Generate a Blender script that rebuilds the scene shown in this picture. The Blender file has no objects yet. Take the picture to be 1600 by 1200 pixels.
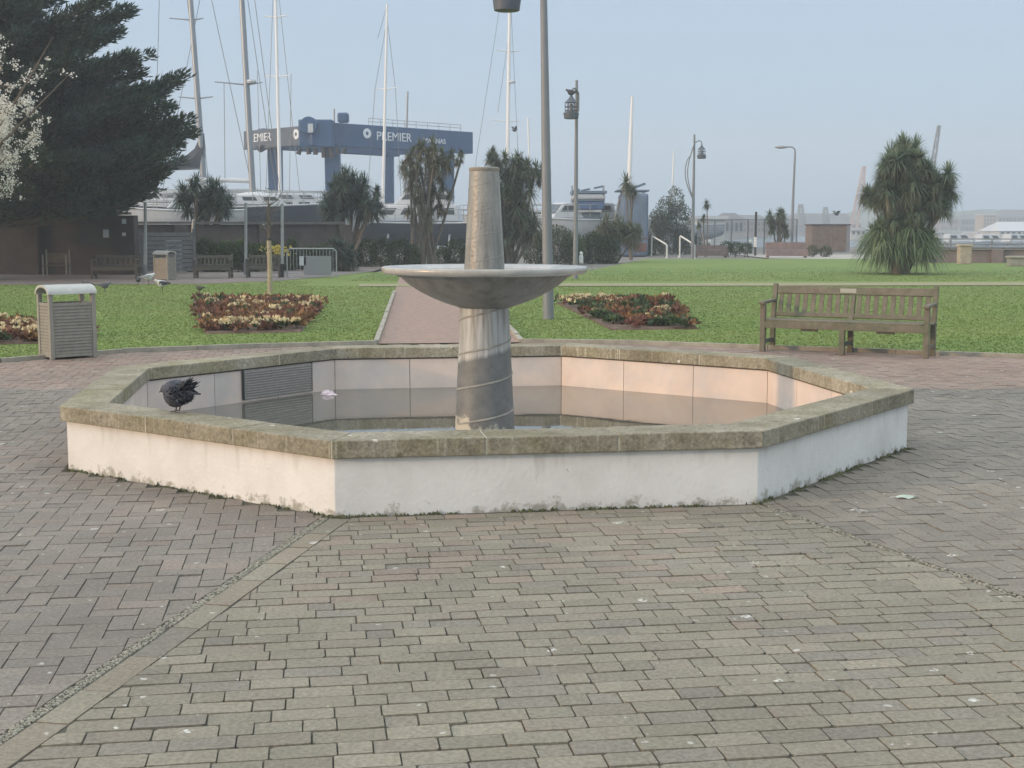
import bpy, math, random
import numpy as np
from mathutils import Vector, Matrix
from mathutils.geometry import tessellate_polygon
R = math.radians
random.seed(7)
rng = np.random.default_rng(11)
scene = bpy.context.scene
col = scene.collection

# ------------------------------------------------------------------ camera, sky, sun, exposure
EYE = 1.6
FPX = 2065.45
PITCH = R(6.707)
cam_d = bpy.data.cameras.new('camera')
cam_d.sensor_width = 36.0
cam_d.lens = FPX / 1600 * 36
cam_d.clip_start = 0.1
cam_d.clip_end = 6000
cam = bpy.data.objects.new('camera', cam_d)
cam.location = (0, 0, EYE)
cam.rotation_euler = (R(90) - PITCH, 0, 0)
col.objects.link(cam)
scene.camera = cam

SUN_EL = R(11)
SUN_AZ = Vector((-0.925, -0.38, 0)).normalized()         # horizontal direction towards the sun
sun_dir = Vector((SUN_AZ.x * math.cos(SUN_EL), SUN_AZ.y * math.cos(SUN_EL), math.sin(SUN_EL)))
sun_d = bpy.data.lights.new('sun', 'SUN')
sun_d.energy = 1.15
sun_d.angle = R(2.5)
sun_d.color = (1.0, 0.61, 0.31)
sun = bpy.data.objects.new('sun', sun_d)
sun.rotation_euler = sun_dir.to_track_quat('Z', 'Y').to_euler()
sun.location = (-30, -12, 20)
col.objects.link(sun)

VEIL = (2.36, 3.20, 4.22)
OVERHEAD = (3.6, 3.5, 3.25)
ZENITH_GAIN = 1.8
GLOW_GAIN = 1.1
world = bpy.data.worlds.new('World')
scene.world = world
world.use_nodes = True
wn = world.node_tree
for n in list(wn.nodes):
    wn.nodes.remove(n)
sky = wn.nodes.new('ShaderNodeTexSky')
sky.sky_type = 'NISHITA'
sky.sun_disc = False
sky.sun_elevation = SUN_EL
sky.sun_rotation = math.atan2(SUN_AZ.x, SUN_AZ.y)
sky.air_density = 1.0
sky.dust_density = 2.2
sky.ozone_density = 1.2
hs = wn.nodes.new('ShaderNodeHueSaturation')
hs.inputs['Saturation'].default_value = 0.55
# thin high overcast: a pale blue veil over the clear sky, brighter overhead and round the sun
wtc = wn.nodes.new('ShaderNodeTexCoord')
wsep = wn.nodes.new('ShaderNodeSeparateXYZ')
wel = wn.nodes.new('ShaderNodeMapRange')
wel.interpolation_type = 'SMOOTHSTEP'
wel.inputs['From Min'].default_value = 0.18
wel.inputs['From Max'].default_value = 0.75
wel.inputs['To Min'].default_value = 0.0
wel.inputs['To Max'].default_value = ZENITH_GAIN
wdot = wn.nodes.new('ShaderNodeVectorMath')
wdot.operation = 'DOT_PRODUCT'
wdot.inputs[1].default_value = tuple(sun_dir)
wgl = wn.nodes.new('ShaderNodeMapRange')
wgl.interpolation_type = 'SMOOTHSTEP'
wgl.inputs['From Min'].default_value = 0.35
wgl.inputs['From Max'].default_value = 1.0
wgl.inputs['To Min'].default_value = 0.0
wgl.inputs['To Max'].default_value = GLOW_GAIN
wadd = wn.nodes.new('ShaderNodeMath')
wadd.operation = 'ADD'
wveil = wn.nodes.new('ShaderNodeVectorMath')
wveil.operation = 'SCALE'
wveil.inputs[0].default_value = OVERHEAD
wsum = wn.nodes.new('ShaderNodeVectorMath')
wsum.operation = 'ADD'
wsum.inputs[1].default_value = VEIL
wmix = wn.nodes.new('ShaderNodeMixRGB')
wmix.inputs['Fac'].default_value = 0.85
bg = wn.nodes.new('ShaderNodeBackground')
bg.inputs['Strength'].default_value = 0.10
wo = wn.nodes.new('ShaderNodeOutputWorld')
WL = wn.links.new
WL(sky.outputs[0], hs.inputs['Color'])
WL(wtc.outputs['Generated'], wsep.inputs[0])
WL(wsep.outputs['Z'], wel.inputs['Value'])
WL(wtc.outputs['Generated'], wdot.inputs[0])
WL(wdot.outputs['Value'], wgl.inputs['Value'])
WL(wel.outputs[0], wadd.inputs[0])
WL(wgl.outputs[0], wadd.inputs[1])
WL(wadd.outputs[0], wveil.inputs['Scale'])
WL(hs.outputs[0], wmix.inputs['Color1'])
WL(wveil.outputs[0], wsum.inputs[0])
WL(wsum.outputs[0], wmix.inputs['Color2'])
WL(wmix.outputs[0], bg.inputs['Color'])
WL(bg.outputs[0], wo.inputs['Surface'])

scene.view_settings.view_transform = 'Standard'
scene.view_settings.look = 'None'
scene.view_settings.gamma = 1.0
scene.view_settings.exposure = 0.95
HAZE_DENSITY = 0.0016

# ------------------------------------------------------------------ measuring helpers
_cp, _sp = math.cos(PITCH), math.sin(PITCH)
def ray(px, py):
    x = (px - 800) / FPX
    u = (600 - py) / FPX
    return Vector((x, _cp + u * _sp, -_sp + u * _cp))
def gp(px, py, z=0.0):
    d = ray(px, py)
    t = (z - EYE) / d.z
    return Vector((d.x * t, d.y * t, z))
def at(px, py, Y):
    d = ray(px, py)
    t = Y / d.y
    return Vector((d.x * t, Y, EYE + d.z * t))
def mpp(Y):            # metres per photo pixel at distance Y
    return Y / FPX

# ------------------------------------------------------------------ materials
MATS = {}
def mat(name, base, rough=0.8, var=0.0, scale=5.0, bump=0.0, bscale=None, spec=0.5, metal=0.0, island=0.0,
        tint2=None, mix_scale=2.0, coat=0.0, transl=0.0, detail=6.0, thr=(0.42, 0.62), stretch=None):
    if name in MATS:
        return MATS[name]
    m = bpy.data.materials.new(name)
    m.use_nodes = True
    nt = m.node_tree
    p = nt.nodes['Principled BSDF']
    L = nt.links.new
    p.inputs['Roughness'].default_value = rough
    p.inputs['Metallic'].default_value = metal
    p.inputs['Specular IOR Level'].default_value = spec
    p.inputs['Coat Weight'].default_value = coat
    tc = nt.nodes.new('ShaderNodeTexCoord')
    src = None
    rgb = nt.nodes.new('ShaderNodeRGB')
    rgb.outputs[0].default_value = (*base, 1)
    src = rgb.outputs[0]
    if tint2 is not None:
        n2 = nt.nodes.new('ShaderNodeTexNoise')
        n2.inputs['Scale'].default_value = mix_scale
        n2.inputs['Detail'].default_value = 6
        n2.inputs['Roughness'].default_value = 0.65
        if stretch:
            mpn = nt.nodes.new('ShaderNodeMapping')
            mpn.inputs['Scale'].default_value = stretch
            L(tc.outputs['Object'], mpn.inputs['Vector'])
            L(mpn.outputs[0], n2.inputs['Vector'])
        else:
            L(tc.outputs['Object'], n2.inputs['Vector'])
        rp = nt.nodes.new('ShaderNodeValToRGB')
        rp.color_ramp.elements[0].position = thr[0]
        rp.color_ramp.elements[1].position = thr[1]
        L(n2.outputs['Fac'], rp.inputs['Fac'])
        mx = nt.nodes.new('ShaderNodeMixRGB')
        mx.inputs['Color2'].default_value = (*tint2, 1)
        L(rp.outputs['Color'], mx.inputs['Fac'])
        L(src, mx.inputs['Color1'])
        src = mx.outputs[0]
    if var > 0 or island > 0:
        h = nt.nodes.new('ShaderNodeHueSaturation')
        L(src, h.inputs['Color'])
        acc = None
        if var > 0:
            n = nt.nodes.new('ShaderNodeTexNoise')
            n.inputs['Scale'].default_value = scale
            n.inputs['Detail'].default_value = detail
            n.inputs['Roughness'].default_value = 0.62
            L(tc.outputs['Object'], n.inputs['Vector'])
            mr = nt.nodes.new('ShaderNodeMapRange')
            mr.inputs['From Min'].default_value = 0.3
            mr.inputs['From Max'].default_value = 0.7
            mr.inputs['To Min'].default_value = 1 - var
            mr.inputs['To Max'].default_value = 1 + var
            L(n.outputs['Fac'], mr.inputs['Value'])
            acc = mr.outputs[0]
        if island > 0:
            g = nt.nodes.new('ShaderNodeNewGeometry')
            mi = nt.nodes.new('ShaderNodeMapRange')
            mi.inputs['To Min'].default_value = 1 - island
            mi.inputs['To Max'].default_value = 1 + island
            L(g.outputs['Random Per Island'], mi.inputs['Value'])
            if acc is None:
                acc = mi.outputs[0]
            else:
                mm = nt.nodes.new('ShaderNodeMath')
                mm.operation = 'MULTIPLY'
                L(acc, mm.inputs[0]); L(mi.outputs[0], mm.inputs[1])
                acc = mm.outputs[0]
        L(acc, h.inputs['Value'])
        src = h.outputs[0]
    L(src, p.inputs['Base Color'])
    if bump > 0:
        b = nt.nodes.new('ShaderNodeBump')
        b.inputs['Strength'].default_value = bump
        b.inputs['Distance'].default_value = 0.02
        n = nt.nodes.new('ShaderNodeTexNoise')
        n.inputs['Scale'].default_value = bscale or scale * 4
        n.inputs['Detail'].default_value = 8
        L(tc.outputs['Object'], n.inputs['Vector'])
        L(n.outputs['Fac'], b.inputs['Height'])
        L(b.outputs[0], p.inputs['Normal'])
    if transl > 0:
        t = nt.nodes.new('ShaderNodeBsdfTranslucent')
        L(src, t.inputs['Color'])
        ms = nt.nodes.new('ShaderNodeMixShader')
        ms.inputs[0].default_value = transl
        out = nt.nodes['Material Output']
        L(p.outputs[0], ms.inputs[1]); L(t.outputs[0], ms.inputs[2])
        L(ms.outputs[0], out.inputs['Surface'])
    MATS[name] = m
    return m

def NN(nt, kind, **kw):
    n = nt.nodes.new(kind)
    for k, v in kw.items():
        if k in n.inputs:
            n.inputs[k].default_value = v
        else:
            setattr(n, k, v)
    return n

# ------------------------------------------------------------------ mesh builder
class MB:
    def __init__(s):
        s.v = []; s.f = []
    def add(s, vs, fs):
        o = len(s.v)
        s.v += [tuple(p) for p in vs]
        s.f += [tuple(i + o for i in f) for f in fs]
        return s
    def box(s, c, size, rz=0.0, M=None):
        x, y, z = size[0] / 2, size[1] / 2, size[2] / 2
        ca, sa = math.cos(rz), math.sin(rz)
        vs = []
        for sx, sy, sz in ((-1,-1,-1),(1,-1,-1),(1,1,-1),(-1,1,-1),(-1,-1,1),(1,-1,1),(1,1,1),(-1,1,1)):
            p = Vector((sx * x, sy * y, sz * z))
            p = Vector((p.x * ca - p.y * sa, p.x * sa + p.y * ca, p.z)) + Vector(c)
            if M: p = M @ p
            vs.append(p)
        return s.add(vs, [(0,3,2,1),(4,5,6,7),(0,1,5,4),(1,2,6,5),(2,3,7,6),(3,0,4,7)])
    def bar(s, p0, p1, w, h, up=(0, 0, 1)):
        p0, p1 = Vector(p0), Vector(p1)
        d = (p1 - p0).normalized()
        u = Vector(up)
        if abs(d.dot(u)) > 0.98: u = Vector((0, 1, 0))
        a = d.cross(u).normalized() * w / 2
        b = a.cross(d).normalized() * h / 2
        vs = [p0 - a - b, p0 + a - b, p0 + a + b, p0 - a + b, p1 - a - b, p1 + a - b, p1 + a + b, p1 - a + b]
        return s.add(vs, [(0,1,2,3),(7,6,5,4),(0,4,5,1),(1,5,6,2),(2,6,7,3),(3,7,4,0)])
    def tube(s, pts, rad, n=8, cap=True):
        pts = [Vector(p) for p in pts]
        if not hasattr(rad, '__len__'): rad = [rad] * len(pts)
        o = len(s.v)
        prev = None
        for i, p in enumerate(pts):
            if i == 0: d = pts[1] - pts[0]
            elif i == len(pts) - 1: d = pts[-1] - pts[-2]
            else: d = pts[i + 1] - pts[i - 1]
            d.normalize()
            if prev is None:
                a = d.cross(Vector((0, 0, 1)) if abs(d.z) < 0.9 else Vector((0, 1, 0))).normalized()
            else:
                a = (prev - d * prev.dot(d)).normalized()
            prev = a
            b = d.cross(a)
            for k in range(n):
                t = 2 * math.pi * k / n
                s.v.append(tuple(p + (a * math.cos(t) + b * math.sin(t)) * rad[i]))
        for i in range(len(pts) - 1):
            for k in range(n):
                k2 = (k + 1) % n
                s.f.append((o + i*n + k, o + i*n + k2, o + (i+1)*n + k2, o + (i+1)*n + k))
        if cap:
            s.f.append(tuple(o + k for k in reversed(range(n))))
            e = o + (len(pts) - 1) * n
            s.f.append(tuple(e + k for k in range(n)))
        return s
    def lathe(s, prof, n=32, c=(0, 0, 0), cap0=True, cap1=True):
        o = len(s.v)
        for r, z in prof:
            for k in range(n):
                t = 2 * math.pi * k / n
                s.v.append((c[0] + r * math.cos(t), c[1] + r * math.sin(t), c[2] + z))
        for i in range(len(prof) - 1):
            for k in range(n):
                k2 = (k + 1) % n
                s.f.append((o + i*n + k, o + i*n + k2, o + (i+1)*n + k2, o + (i+1)*n + k))
        if cap0: s.f.append(tuple(o + k for k in reversed(range(n))))
        if cap1:
            e = o + (len(prof) - 1) * n
            s.f.append(tuple(e + k for k in range(n)))
        return s
    def prism(s, poly, z0, z1):
        n = len(poly)
        vs = [(p[0], p[1], z0) for p in poly] + [(p[0], p[1], z1) for p in poly]
        fs = [tuple(reversed(range(n))), tuple(range(n, 2 * n))]
        for i in range(n):
            j = (i + 1) % n
            fs.append((i, j, n + j, n + i))
        return s.add(vs, fs)
    def sphere(s, c, r, nu=12, nv=8, sc=(1, 1, 1)):
        prof = [(max(1e-4, r * math.sin(math.pi * i / nv)), -r * math.cos(math.pi * i / nv)) for i in range(nv + 1)]
        o = len(s.v)
        s.lathe(prof, nu)
        for i in range(o, len(s.v)):
            x, y, z = s.v[i]
            s.v[i] = (x * sc[0] + c[0], y * sc[1] + c[1], z * sc[2] + c[2])
        return s
    def xf(s, M):
        s.v = [tuple(M @ Vector(p)) for p in s.v]
        return s
    def build(s, name, m, parent=None, smooth=False, bevel=0.0, loc=None, rz=None, angle=40):
        me = bpy.data.meshes.new(name)
        me.from_pydata(s.v, [], s.f)
        me.update()
        if smooth:
            me.shade_smooth()
            try: me.set_sharp_from_angle(angle=R(angle))
            except Exception: pass
        if m: me.materials.append(m)
        o = bpy.data.objects.new(name, me)
        col.objects.link(o)
        if parent: o.parent = parent
        if loc is not None: o.location = loc
        if rz is not None: o.rotation_euler = (0, 0, rz)
        if bevel > 0:
            b = o.modifiers.new('bevel', 'BEVEL')
            b.width = bevel; b.segments = 2; b.limit_method = 'ANGLE'; b.angle_limit = R(40)
        return o

def quick(name, V, F, m, parent=None, smooth=False):
    V = np.asarray(V, dtype=np.float32).reshape(-1, 3)
    F = np.asarray(F, dtype=np.int32)
    me = bpy.data.meshes.new(name)
    k = F.shape[1]
    me.vertices.add(len(V)); me.vertices.foreach_set('co', V.ravel())
    me.loops.add(F.size); me.loops.foreach_set('vertex_index', F.ravel())
    me.polygons.add(len(F))
    me.polygons.foreach_set('loop_start', np.arange(0, F.size, k, dtype=np.int32))
    me.update(calc_edges=True)
    me.validate()
    if smooth: me.shade_smooth()
    if m: me.materials.append(m)
    o = bpy.data.objects.new(name, me)
    col.objects.link(o)
    if parent: o.parent = parent
    return o

def tag(o, label, cat, group=None):
    o['label'] = label; o['category'] = cat
    if group: o['group'] = group
    return o
def thing(name, label, cat, loc=(0, 0, 0), rz=0.0, group=None):
    o = bpy.data.objects.new(name, None)
    o.empty_display_size = 0.3
    col.objects.link(o)
    o.location = loc; o.rotation_euler = (0, 0, rz)
    return tag(o, label, cat, group)
def struct(o, kind='structure'):
    o['kind'] = kind
    return o
def kids(o):
    return [c for c in bpy.data.objects if c.parent == o]
def dup(root, loc=None, rz=None, label=None, group=None, scale=None):
    r = root.copy(); col.objects.link(r)
    if loc is not None: r.location = loc
    if rz is not None: r.rotation_euler = (0, 0, rz)
    if scale is not None: r.scale = (scale,) * 3 if not hasattr(scale, '__len__') else scale
    if label: r['label'] = label
    if group: r['group'] = group
    for ch in kids(root):
        c = ch.copy(); col.objects.link(c); c.parent = r
        for g in kids(ch):
            d = g.copy(); col.objects.link(d); d.parent = c
    return r
def poly_sheet(name, pts, z, m):
    p3 = [Vector((p[0], p[1], z)) for p in pts]
    tris = tessellate_polygon([p3])
    me = bpy.data.meshes.new(name)
    fs = []
    for t in tris:
        a, b, c = (p3[i] for i in t)
        fs.append(t if (b - a).cross(c - a).z > 0 else (t[0], t[2], t[1]))
    me.from_pydata([tuple(p) for p in p3], [], fs)
    me.materials.append(m)
    o = bpy.data.objects.new(name, me)
    col.objects.link(o)
    return struct(o)


# ================================================================== GROUND AND PAVING
FC = Vector((-0.2155, 10.378, 0))          # centre of the octagonal basin
ROT = R(-103.953)
RO, RI, RW, RT = 3.256, 2.930, 3.213, 2.965
ZW, ZC = 0.330, 0.434                      # underside and top of the coping
ZWATER = 0.028
def oct_v(r, i, z=0.0):
    a = ROT + i * math.pi / 4
    return Vector((FC.x + r * math.cos(a), FC.y + r * math.sin(a), z))

M_earth = mat('ground_earth', (0.16, 0.15, 0.13), 0.95, var=0.3, scale=0.3)
poly_sheet('ground', [(-500, -25), (500, -25), (500, 118), (-500, 118)], -0.06, M_earth)

def paver_mat():
    m = bpy.data.materials.new('block_pavers')
    m.use_nodes = True
    nt = m.node_tree; L = nt.links.new
    p = nt.nodes['Principled BSDF']
    tc = NN(nt, 'ShaderNodeTexCoord')
    at_ = NN(nt, 'ShaderNodeAttribute', attribute_name='tone')
    # grain inside each block
    n1 = NN(nt, 'ShaderNodeTexNoise', Scale=55.0, Detail=8.0, Roughness=0.7)
    L(tc.outputs['Object'], n1.inputs['Vector'])
    r1 = NN(nt, 'ShaderNodeMapRange'); r1.inputs['From Min'].default_value = .3; r1.inputs['From Max'].default_value = .7
    r1.inputs['To Min'].default_value = .66; r1.inputs['To Max'].default_value = 1.34
    L(n1.outputs['Fac'], r1.inputs['Value'])
    # broad worn and damp patches
    n2 = NN(nt, 'ShaderNodeTexNoise', Scale=0.9, Detail=6.0, Roughness=0.6)
    L(tc.outputs['Object'], n2.inputs['Vector'])
    r2 = NN(nt, 'ShaderNodeMapRange'); r2.inputs['From Min'].default_value = .3; r2.inputs['From Max'].default_value = .7
    r2.inputs['To Min'].default_value = .84; r2.inputs['To Max'].default_value = 1.14
    L(n2.outputs['Fac'], r2.inputs['Value'])
    mu = NN(nt, 'ShaderNodeMath', operation='MULTIPLY'); L(r1.outputs[0], mu.inputs[0]); L(r2.outputs[0], mu.inputs[1])
    h = NN(nt, 'ShaderNodeHueSaturation'); L(at_.outputs['Color'], h.inputs['Color']); L(mu.outputs[0], h.inputs['Value'])
    # lichen bloom
    n3 = NN(nt, 'ShaderNodeTexNoise', Scale=7.0, Detail=9.0, Roughness=0.75)
    L(tc.outputs['Object'], n3.inputs['Vector'])
    r3 = NN(nt, 'ShaderNodeMapRange'); r3.inputs['From Min'].default_value = .56; r3.inputs['From Max'].default_value = .70
    r3.inputs['To Max'].default_value = .45
    L(n3.outputs['Fac'], r3.inputs['Value'])
    mx = NN(nt, 'ShaderNodeMixRGB'); mx.inputs['Color2'].default_value = (.30, .29, .235, 1)
    L(r3.outputs[0], mx.inputs['Fac']); L(h.outputs[0], mx.inputs['Color1'])
    # droppings: sparse pale splashes
    n5 = NN(nt, 'ShaderNodeTexNoise', Scale=30.0, Detail=3.0)
    L(tc.outputs['Object'], n5.inputs['Vector'])
    wv = NN(nt, 'ShaderNodeVectorMath', operation='SCALE'); wv.inputs['Scale'].default_value = .035
    L(n5.outputs['Color'], wv.inputs[0])
    av = NN(nt, 'ShaderNodeVectorMath', operation='ADD'); L(tc.outputs['Object'], av.inputs[0]); L(wv.outputs[0], av.inputs[1])
    vo = NN(nt, 'ShaderNodeTexVoronoi', Scale=5.0); L(av.outputs[0], vo.inputs['Vector'])
    sep = NN(nt, 'ShaderNodeSeparateColor'); L(vo.outputs['Color'], sep.inputs[0])
    rr = NN(nt, 'ShaderNodeMapRange'); rr.inputs['From Min'].default_value = .55; rr.inputs['From Max'].default_value = 1
    rr.inputs['To Min'].default_value = 0.0; rr.inputs['To Max'].default_value = .15
    L(sep.outputs[0], rr.inputs['Value'])
    lt = NN(nt, 'ShaderNodeMath', operation='LESS_THAN'); L(vo.outputs['Distance'], lt.inputs[0]); L(rr.outputs[0], lt.inputs[1])
    n6 = NN(nt, 'ShaderNodeTexNoise', Scale=60.0, Detail=4.0); L(tc.outputs['Object'], n6.inputs['Vector'])
    g6 = NN(nt, 'ShaderNodeMapRange'); g6.inputs['From Min'].default_value = .42; g6.inputs['From Max'].default_value = .58; L(n6.outputs['Fac'], g6.inputs['Value'])
    m7 = NN(nt, 'ShaderNodeMath', operation='MULTIPLY'); L(lt.outputs[0], m7.inputs[0]); L(g6.outputs[0], m7.inputs[1])
    m8 = NN(nt, 'ShaderNodeMath', operation='MULTIPLY'); m8.inputs[1].default_value = .75; L(m7.outputs[0], m8.inputs[0])
    mx2 = NN(nt, 'ShaderNodeMixRGB'); mx2.inputs['Color2'].default_value = (.66, .66, .61, 1)
    L(m8.outputs[0], mx2.inputs['Fac']); L(mx.outputs[0], mx2.inputs['Color1'])
    vo2 = NN(nt, 'ShaderNodeTexVoronoi', Scale=12.0); L(av.outputs[0], vo2.inputs['Vector'])
    se2 = NN(nt, 'ShaderNodeSeparateColor'); L(vo2.outputs['Color'], se2.inputs[0])
    r9 = NN(nt, 'ShaderNodeMapRange'); r9.inputs['From Min'].default_value = .72; r9.inputs['From Max'].default_value = 1; r9.inputs['To Min'].default_value = 0; r9.inputs['To Max'].default_value = .16
    L(se2.outputs[1], r9.inputs['Value'])
    l9 = NN(nt, 'ShaderNodeMath', operation='LESS_THAN'); L(vo2.outputs['Distance'], l9.inputs[0]); L(r9.outputs[0], l9.inputs[1])
    k9 = NN(nt, 'ShaderNodeMath', operation='MULTIPLY'); k9.inputs[1].default_value = .6; L(l9.outputs[0], k9.inputs[0])
    mx9 = NN(nt, 'ShaderNodeMixRGB'); mx9.inputs['Color2'].default_value = (.52, .51, .46, 1); L(k9.outputs[0], mx9.inputs['Fac']); L(mx2.outputs[0], mx9.inputs['Color1'])
    L(mx9.outputs[0], p.inputs['Base Color'])
    b = NN(nt, 'ShaderNodeBump'); b.inputs['Strength'].default_value = .5; b.inputs['Distance'].default_value = .006
    L(n1.outputs['Fac'], b.inputs['Height']); L(b.outputs[0], p.inputs['Normal'])
    p.inputs['Roughness'].default_value = .82
    p.inputs['Specular IOR Level'].default_value = .35
    return m
M_pav = paver_mat()

ang = ROT + math.pi / 8 + math.pi / 2       # direction of the front side of the basin
U = Vector((math.cos(ang), math.sin(ang), 0)); V_ = Vector((-U.y, U.x, 0))
A0 = oct_v(RW, 0); B0 = oct_v(RW, 1)
A1 = gp(0, 1172); B1 = gp(1600, 935)
dA = (A1 - A0).normalized(); dB = (B1 - B0).normalized()
nA = Vector((-dA.y, dA.x, 0));  nA = nA if nA.x > 0 else -nA      # both point into the front wedge / to the right
nB = Vector((-dB.y, dB.x, 0));  nB = nB if nB.x > 0 else -nB
def clip(poly, n, p0, off):                  # keep the side where (p-p0).n >= off
    out = []
    for i in range(len(poly)):
        a, b = poly[i], poly[(i + 1) % len(poly)]
        da = (a - p0).dot(n) - off; db = (b - p0).dot(n) - off
        if da >= 0: out.append(a)
        if (da >= 0) != (db >= 0):
            out.append(a + (b - a) * (da / (da - db)))
    return out
# outline of the plaza against the lawn (measured along the kerb)
ARC = [Vector(p) for p in ((-14, 11.6, 0), (-9.2, 14.1, 0))] + [gp(*p) for p in ((0, 566), (190, 551), (420, 543), (590, 538.5), (700, 537), (812, 536), (1000, 538), (1200, 545), (1400, 552), (1600, 559))] + [Vector(p) for p in ((9.3, 14.6, 0), (14, 11.5, 0))]
def arc_y(x):
    for a, b in zip(ARC[:-1], ARC[1:]):
        if a.x <= x <= b.x:
            return a.y + (b.y - a.y) * (x - a.x) / (b.x - a.x)
    return 11.5
def in_oct(p, r):
    q = p - FC
    a = (math.atan2(q.y, q.x) - ROT) % (math.pi / 4) - math.pi / 8
    return math.hypot(q.x, q.y) * math.cos(a) < r * math.cos(math.pi / 8)

PV, PF, PC = [], [], []
TONE_F = [(.212, .202, .158), (.222, .211, .165), (.203, .193, .154), (.208, .196, .158), (.230, .218, .172), (.196, .186, .156), (.214, .198, .160)]
TONE_L = [(.186, .172, .150), (.194, .180, .156), (.178, .166, .148), (.188, .172, .152), (.198, .184, .158)]
TONE_R = [(.190, .178, .150), (.200, .186, .156), (.183, .172, .148), (.205, .190, .158)]
TONE_P = [(.245, .190, .155), (.262, .200, .165), (.232, .180, .150), (.250, .205, .170)]
def put_block(poly, region):
    n = len(poly)
    if n < 3: return
    c = sum(poly, Vector((0, 0, 0))) / n
    area = abs(sum(poly[i].x * poly[(i+1) % n].y - poly[(i+1) % n].x * poly[i].y for i in range(n))) / 2
    if area < .0008 or in_oct(c, RW + .02): return
    if c.y > arc_y(c.x) - .02: return
    r = (c - FC).length
    if region == 'F': tone = random.choice(TONE_F)
    elif region == 'A': tone = random.choice(((.215, .205, .160), (.190, .182, .150), (.225, .205, .160)))
    else: tone = random.choice(TONE_L if c.x < FC.x else TONE_R)
    w = min(1, max(0, (r - 6.0) / .9)) if c.y > 9.5 else 0
    if c.y > 13.2: w = max(w, .8)
    if region == 'F':                                     # a few pinker blocks by the basin
        if 7.0 - c.y < .9 + random.random() and random.random() < .35 and c.x < 1.0: w = .45
    elif region != 'A' and c.x < 0 and random.random() < .10: w = max(w, .22)
    if w > 0:
        q = random.choice(TONE_P)
        tone = tuple(a * (1 - w) + b * w for a, b in zip(tone, q))
    k = random.uniform(.91, 1.08)
    tone = tuple(min(1, t * k * w_) for t, w_ in zip(tone, (1.01, .955, .915)))
    if region == 'F' and area > .006 and c.y < 6.6 and n == 4:
        q = []
        for i in range(4):                                # knocked corners
            p, pa, pb = poly[i], poly[i - 1], poly[(i + 1) % 4]
            cut = random.choice((.003, .004, .006, .010)) * random.uniform(.7, 1.3)
            q += [p + (pa - p).normalized() * cut, p + (pb - p).normalized() * cut * random.uniform(.6, 1.3)]
        poly = q; n = 8
    z = random.gauss(0, .0014)
    tx, ty = random.gauss(0, .008), random.gauss(0, .008)
    o = len(PV)
    ins = .0016
    for p in poly:
        q = c - p
        p2 = p + q.normalized() * .002 if q.length > 0 else p
        PV.append((p2.x, p2.y, -.010))
    for p in poly:
        q = (c - p)
        p2 = p + q.normalized() * (ins + random.uniform(-.0008, .0014))
        PV.append((p2.x, p2.y, z + (p2.x - c.x) * tx + (p2.y - c.y) * ty))
    ar = sum(poly[i].x * poly[(i+1) % n].y - poly[(i+1) % n].x * poly[i].y for i in range(n))
    f = list(range(n))
    if ar < 0: f.reverse()
    PF.append(tuple(o + n + i for i in f)); PC.append(tone)
    for i in range(n):
        a, b = f[i], f[(i + 1) % n]
        PF.append((o + a, o + b, o + n + b, o + n + a)); PC.append(tone)
def L2W(a, b):
    return FC + U * a + V_ * b
STW = .105                                   # front wedge: courses parallel to the basin
row = -3.02
while row > -9.2:
    x = -5.0 + random.uniform(0, .2)
    while x < 8.5:
        ln = random.choice((.208, .208, .208, .205, .11, .11, .155, .235))
        j = .0016
        e_, g_ = .0012, random.uniform(.0040, .0056)     # wide bed joints, tight ends
        poly = [L2W(x + e_, row - STW + g_), L2W(x + ln - e_, row - STW + g_), L2W(x + ln - e_, row - g_ * .6), L2W(x + e_, row - g_ * .6)]
        if poly[0].y > .8:
            poly = clip(poly, nA, A0, .105); poly = clip(poly, -nB, B0, .022) if len(poly) > 2 else poly
            put_block(poly, 'F')
        x += ln
    row -= STW
W1 = .1035                                   # herringbone everywhere else
for iy in range(-90, 84):
    for ix in range(-100, 112):
        s = (ix - iy) % 4
        if s == 0: w, h = 2, 1
        elif s == 3: w, h = 1, 2
        else: continue
        a, b = ix * W1, iy * W1
        c = L2W(a, b)
        if c.y < 1.2 or c.x < -9.5 or c.x > 10.5: continue
        j = .0016
        poly = [L2W(a + j, b + j), L2W(a + w * W1 - j, b + j), L2W(a + w * W1 - j, b + h * W1 - j), L2W(a + j, b + h * W1 - j)]
        if c.y < 9:
            dl = max((p - A0).dot(nA) for p in poly); dr = max((p - B0).dot(nB) for p in poly)
            if c.x < FC.x:
                poly = clip(poly, -nA, A0, .072)
            else:
                poly = clip(poly, nB, B0, .022)
        if len(poly) > 2: put_block(poly, 'H')
t = .04                                       # the line of long setts along the left joint
while t < 7:
    ln = random.uniform(.30, .42)
    a, b = A0 + dA * t, A0 + dA * (t + ln - .006)
    put_block([a - nA * .018, b - nA * .018, b + nA * .098, a + nA * .098], 'A')
    t += ln
me = bpy.data.meshes.new('plaza_paving')
me.from_pydata(PV, [], PF)
ca = me.attributes.new('tone', 'FLOAT_COLOR', 'FACE')
ca.data.foreach_set('color', np.array([(*c, 1) for c in PC], dtype=np.float32).ravel())
me.materials.append(M_pav)
o = bpy.data.objects.new('plaza_paving', me); col.objects.link(o); struct(o)
M_joint = mat('paving_joint_grit', (.052, .048, .038), .95, var=.4, scale=14, tint2=(.10, .095, .068), mix_scale=1.5)
plaza_poly = [(-14, -8), (14, -8)] + [(p.x, p.y) for p in reversed(ARC)]
poly_sheet('plaza_bed', plaza_poly, -.006, M_joint)
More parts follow.
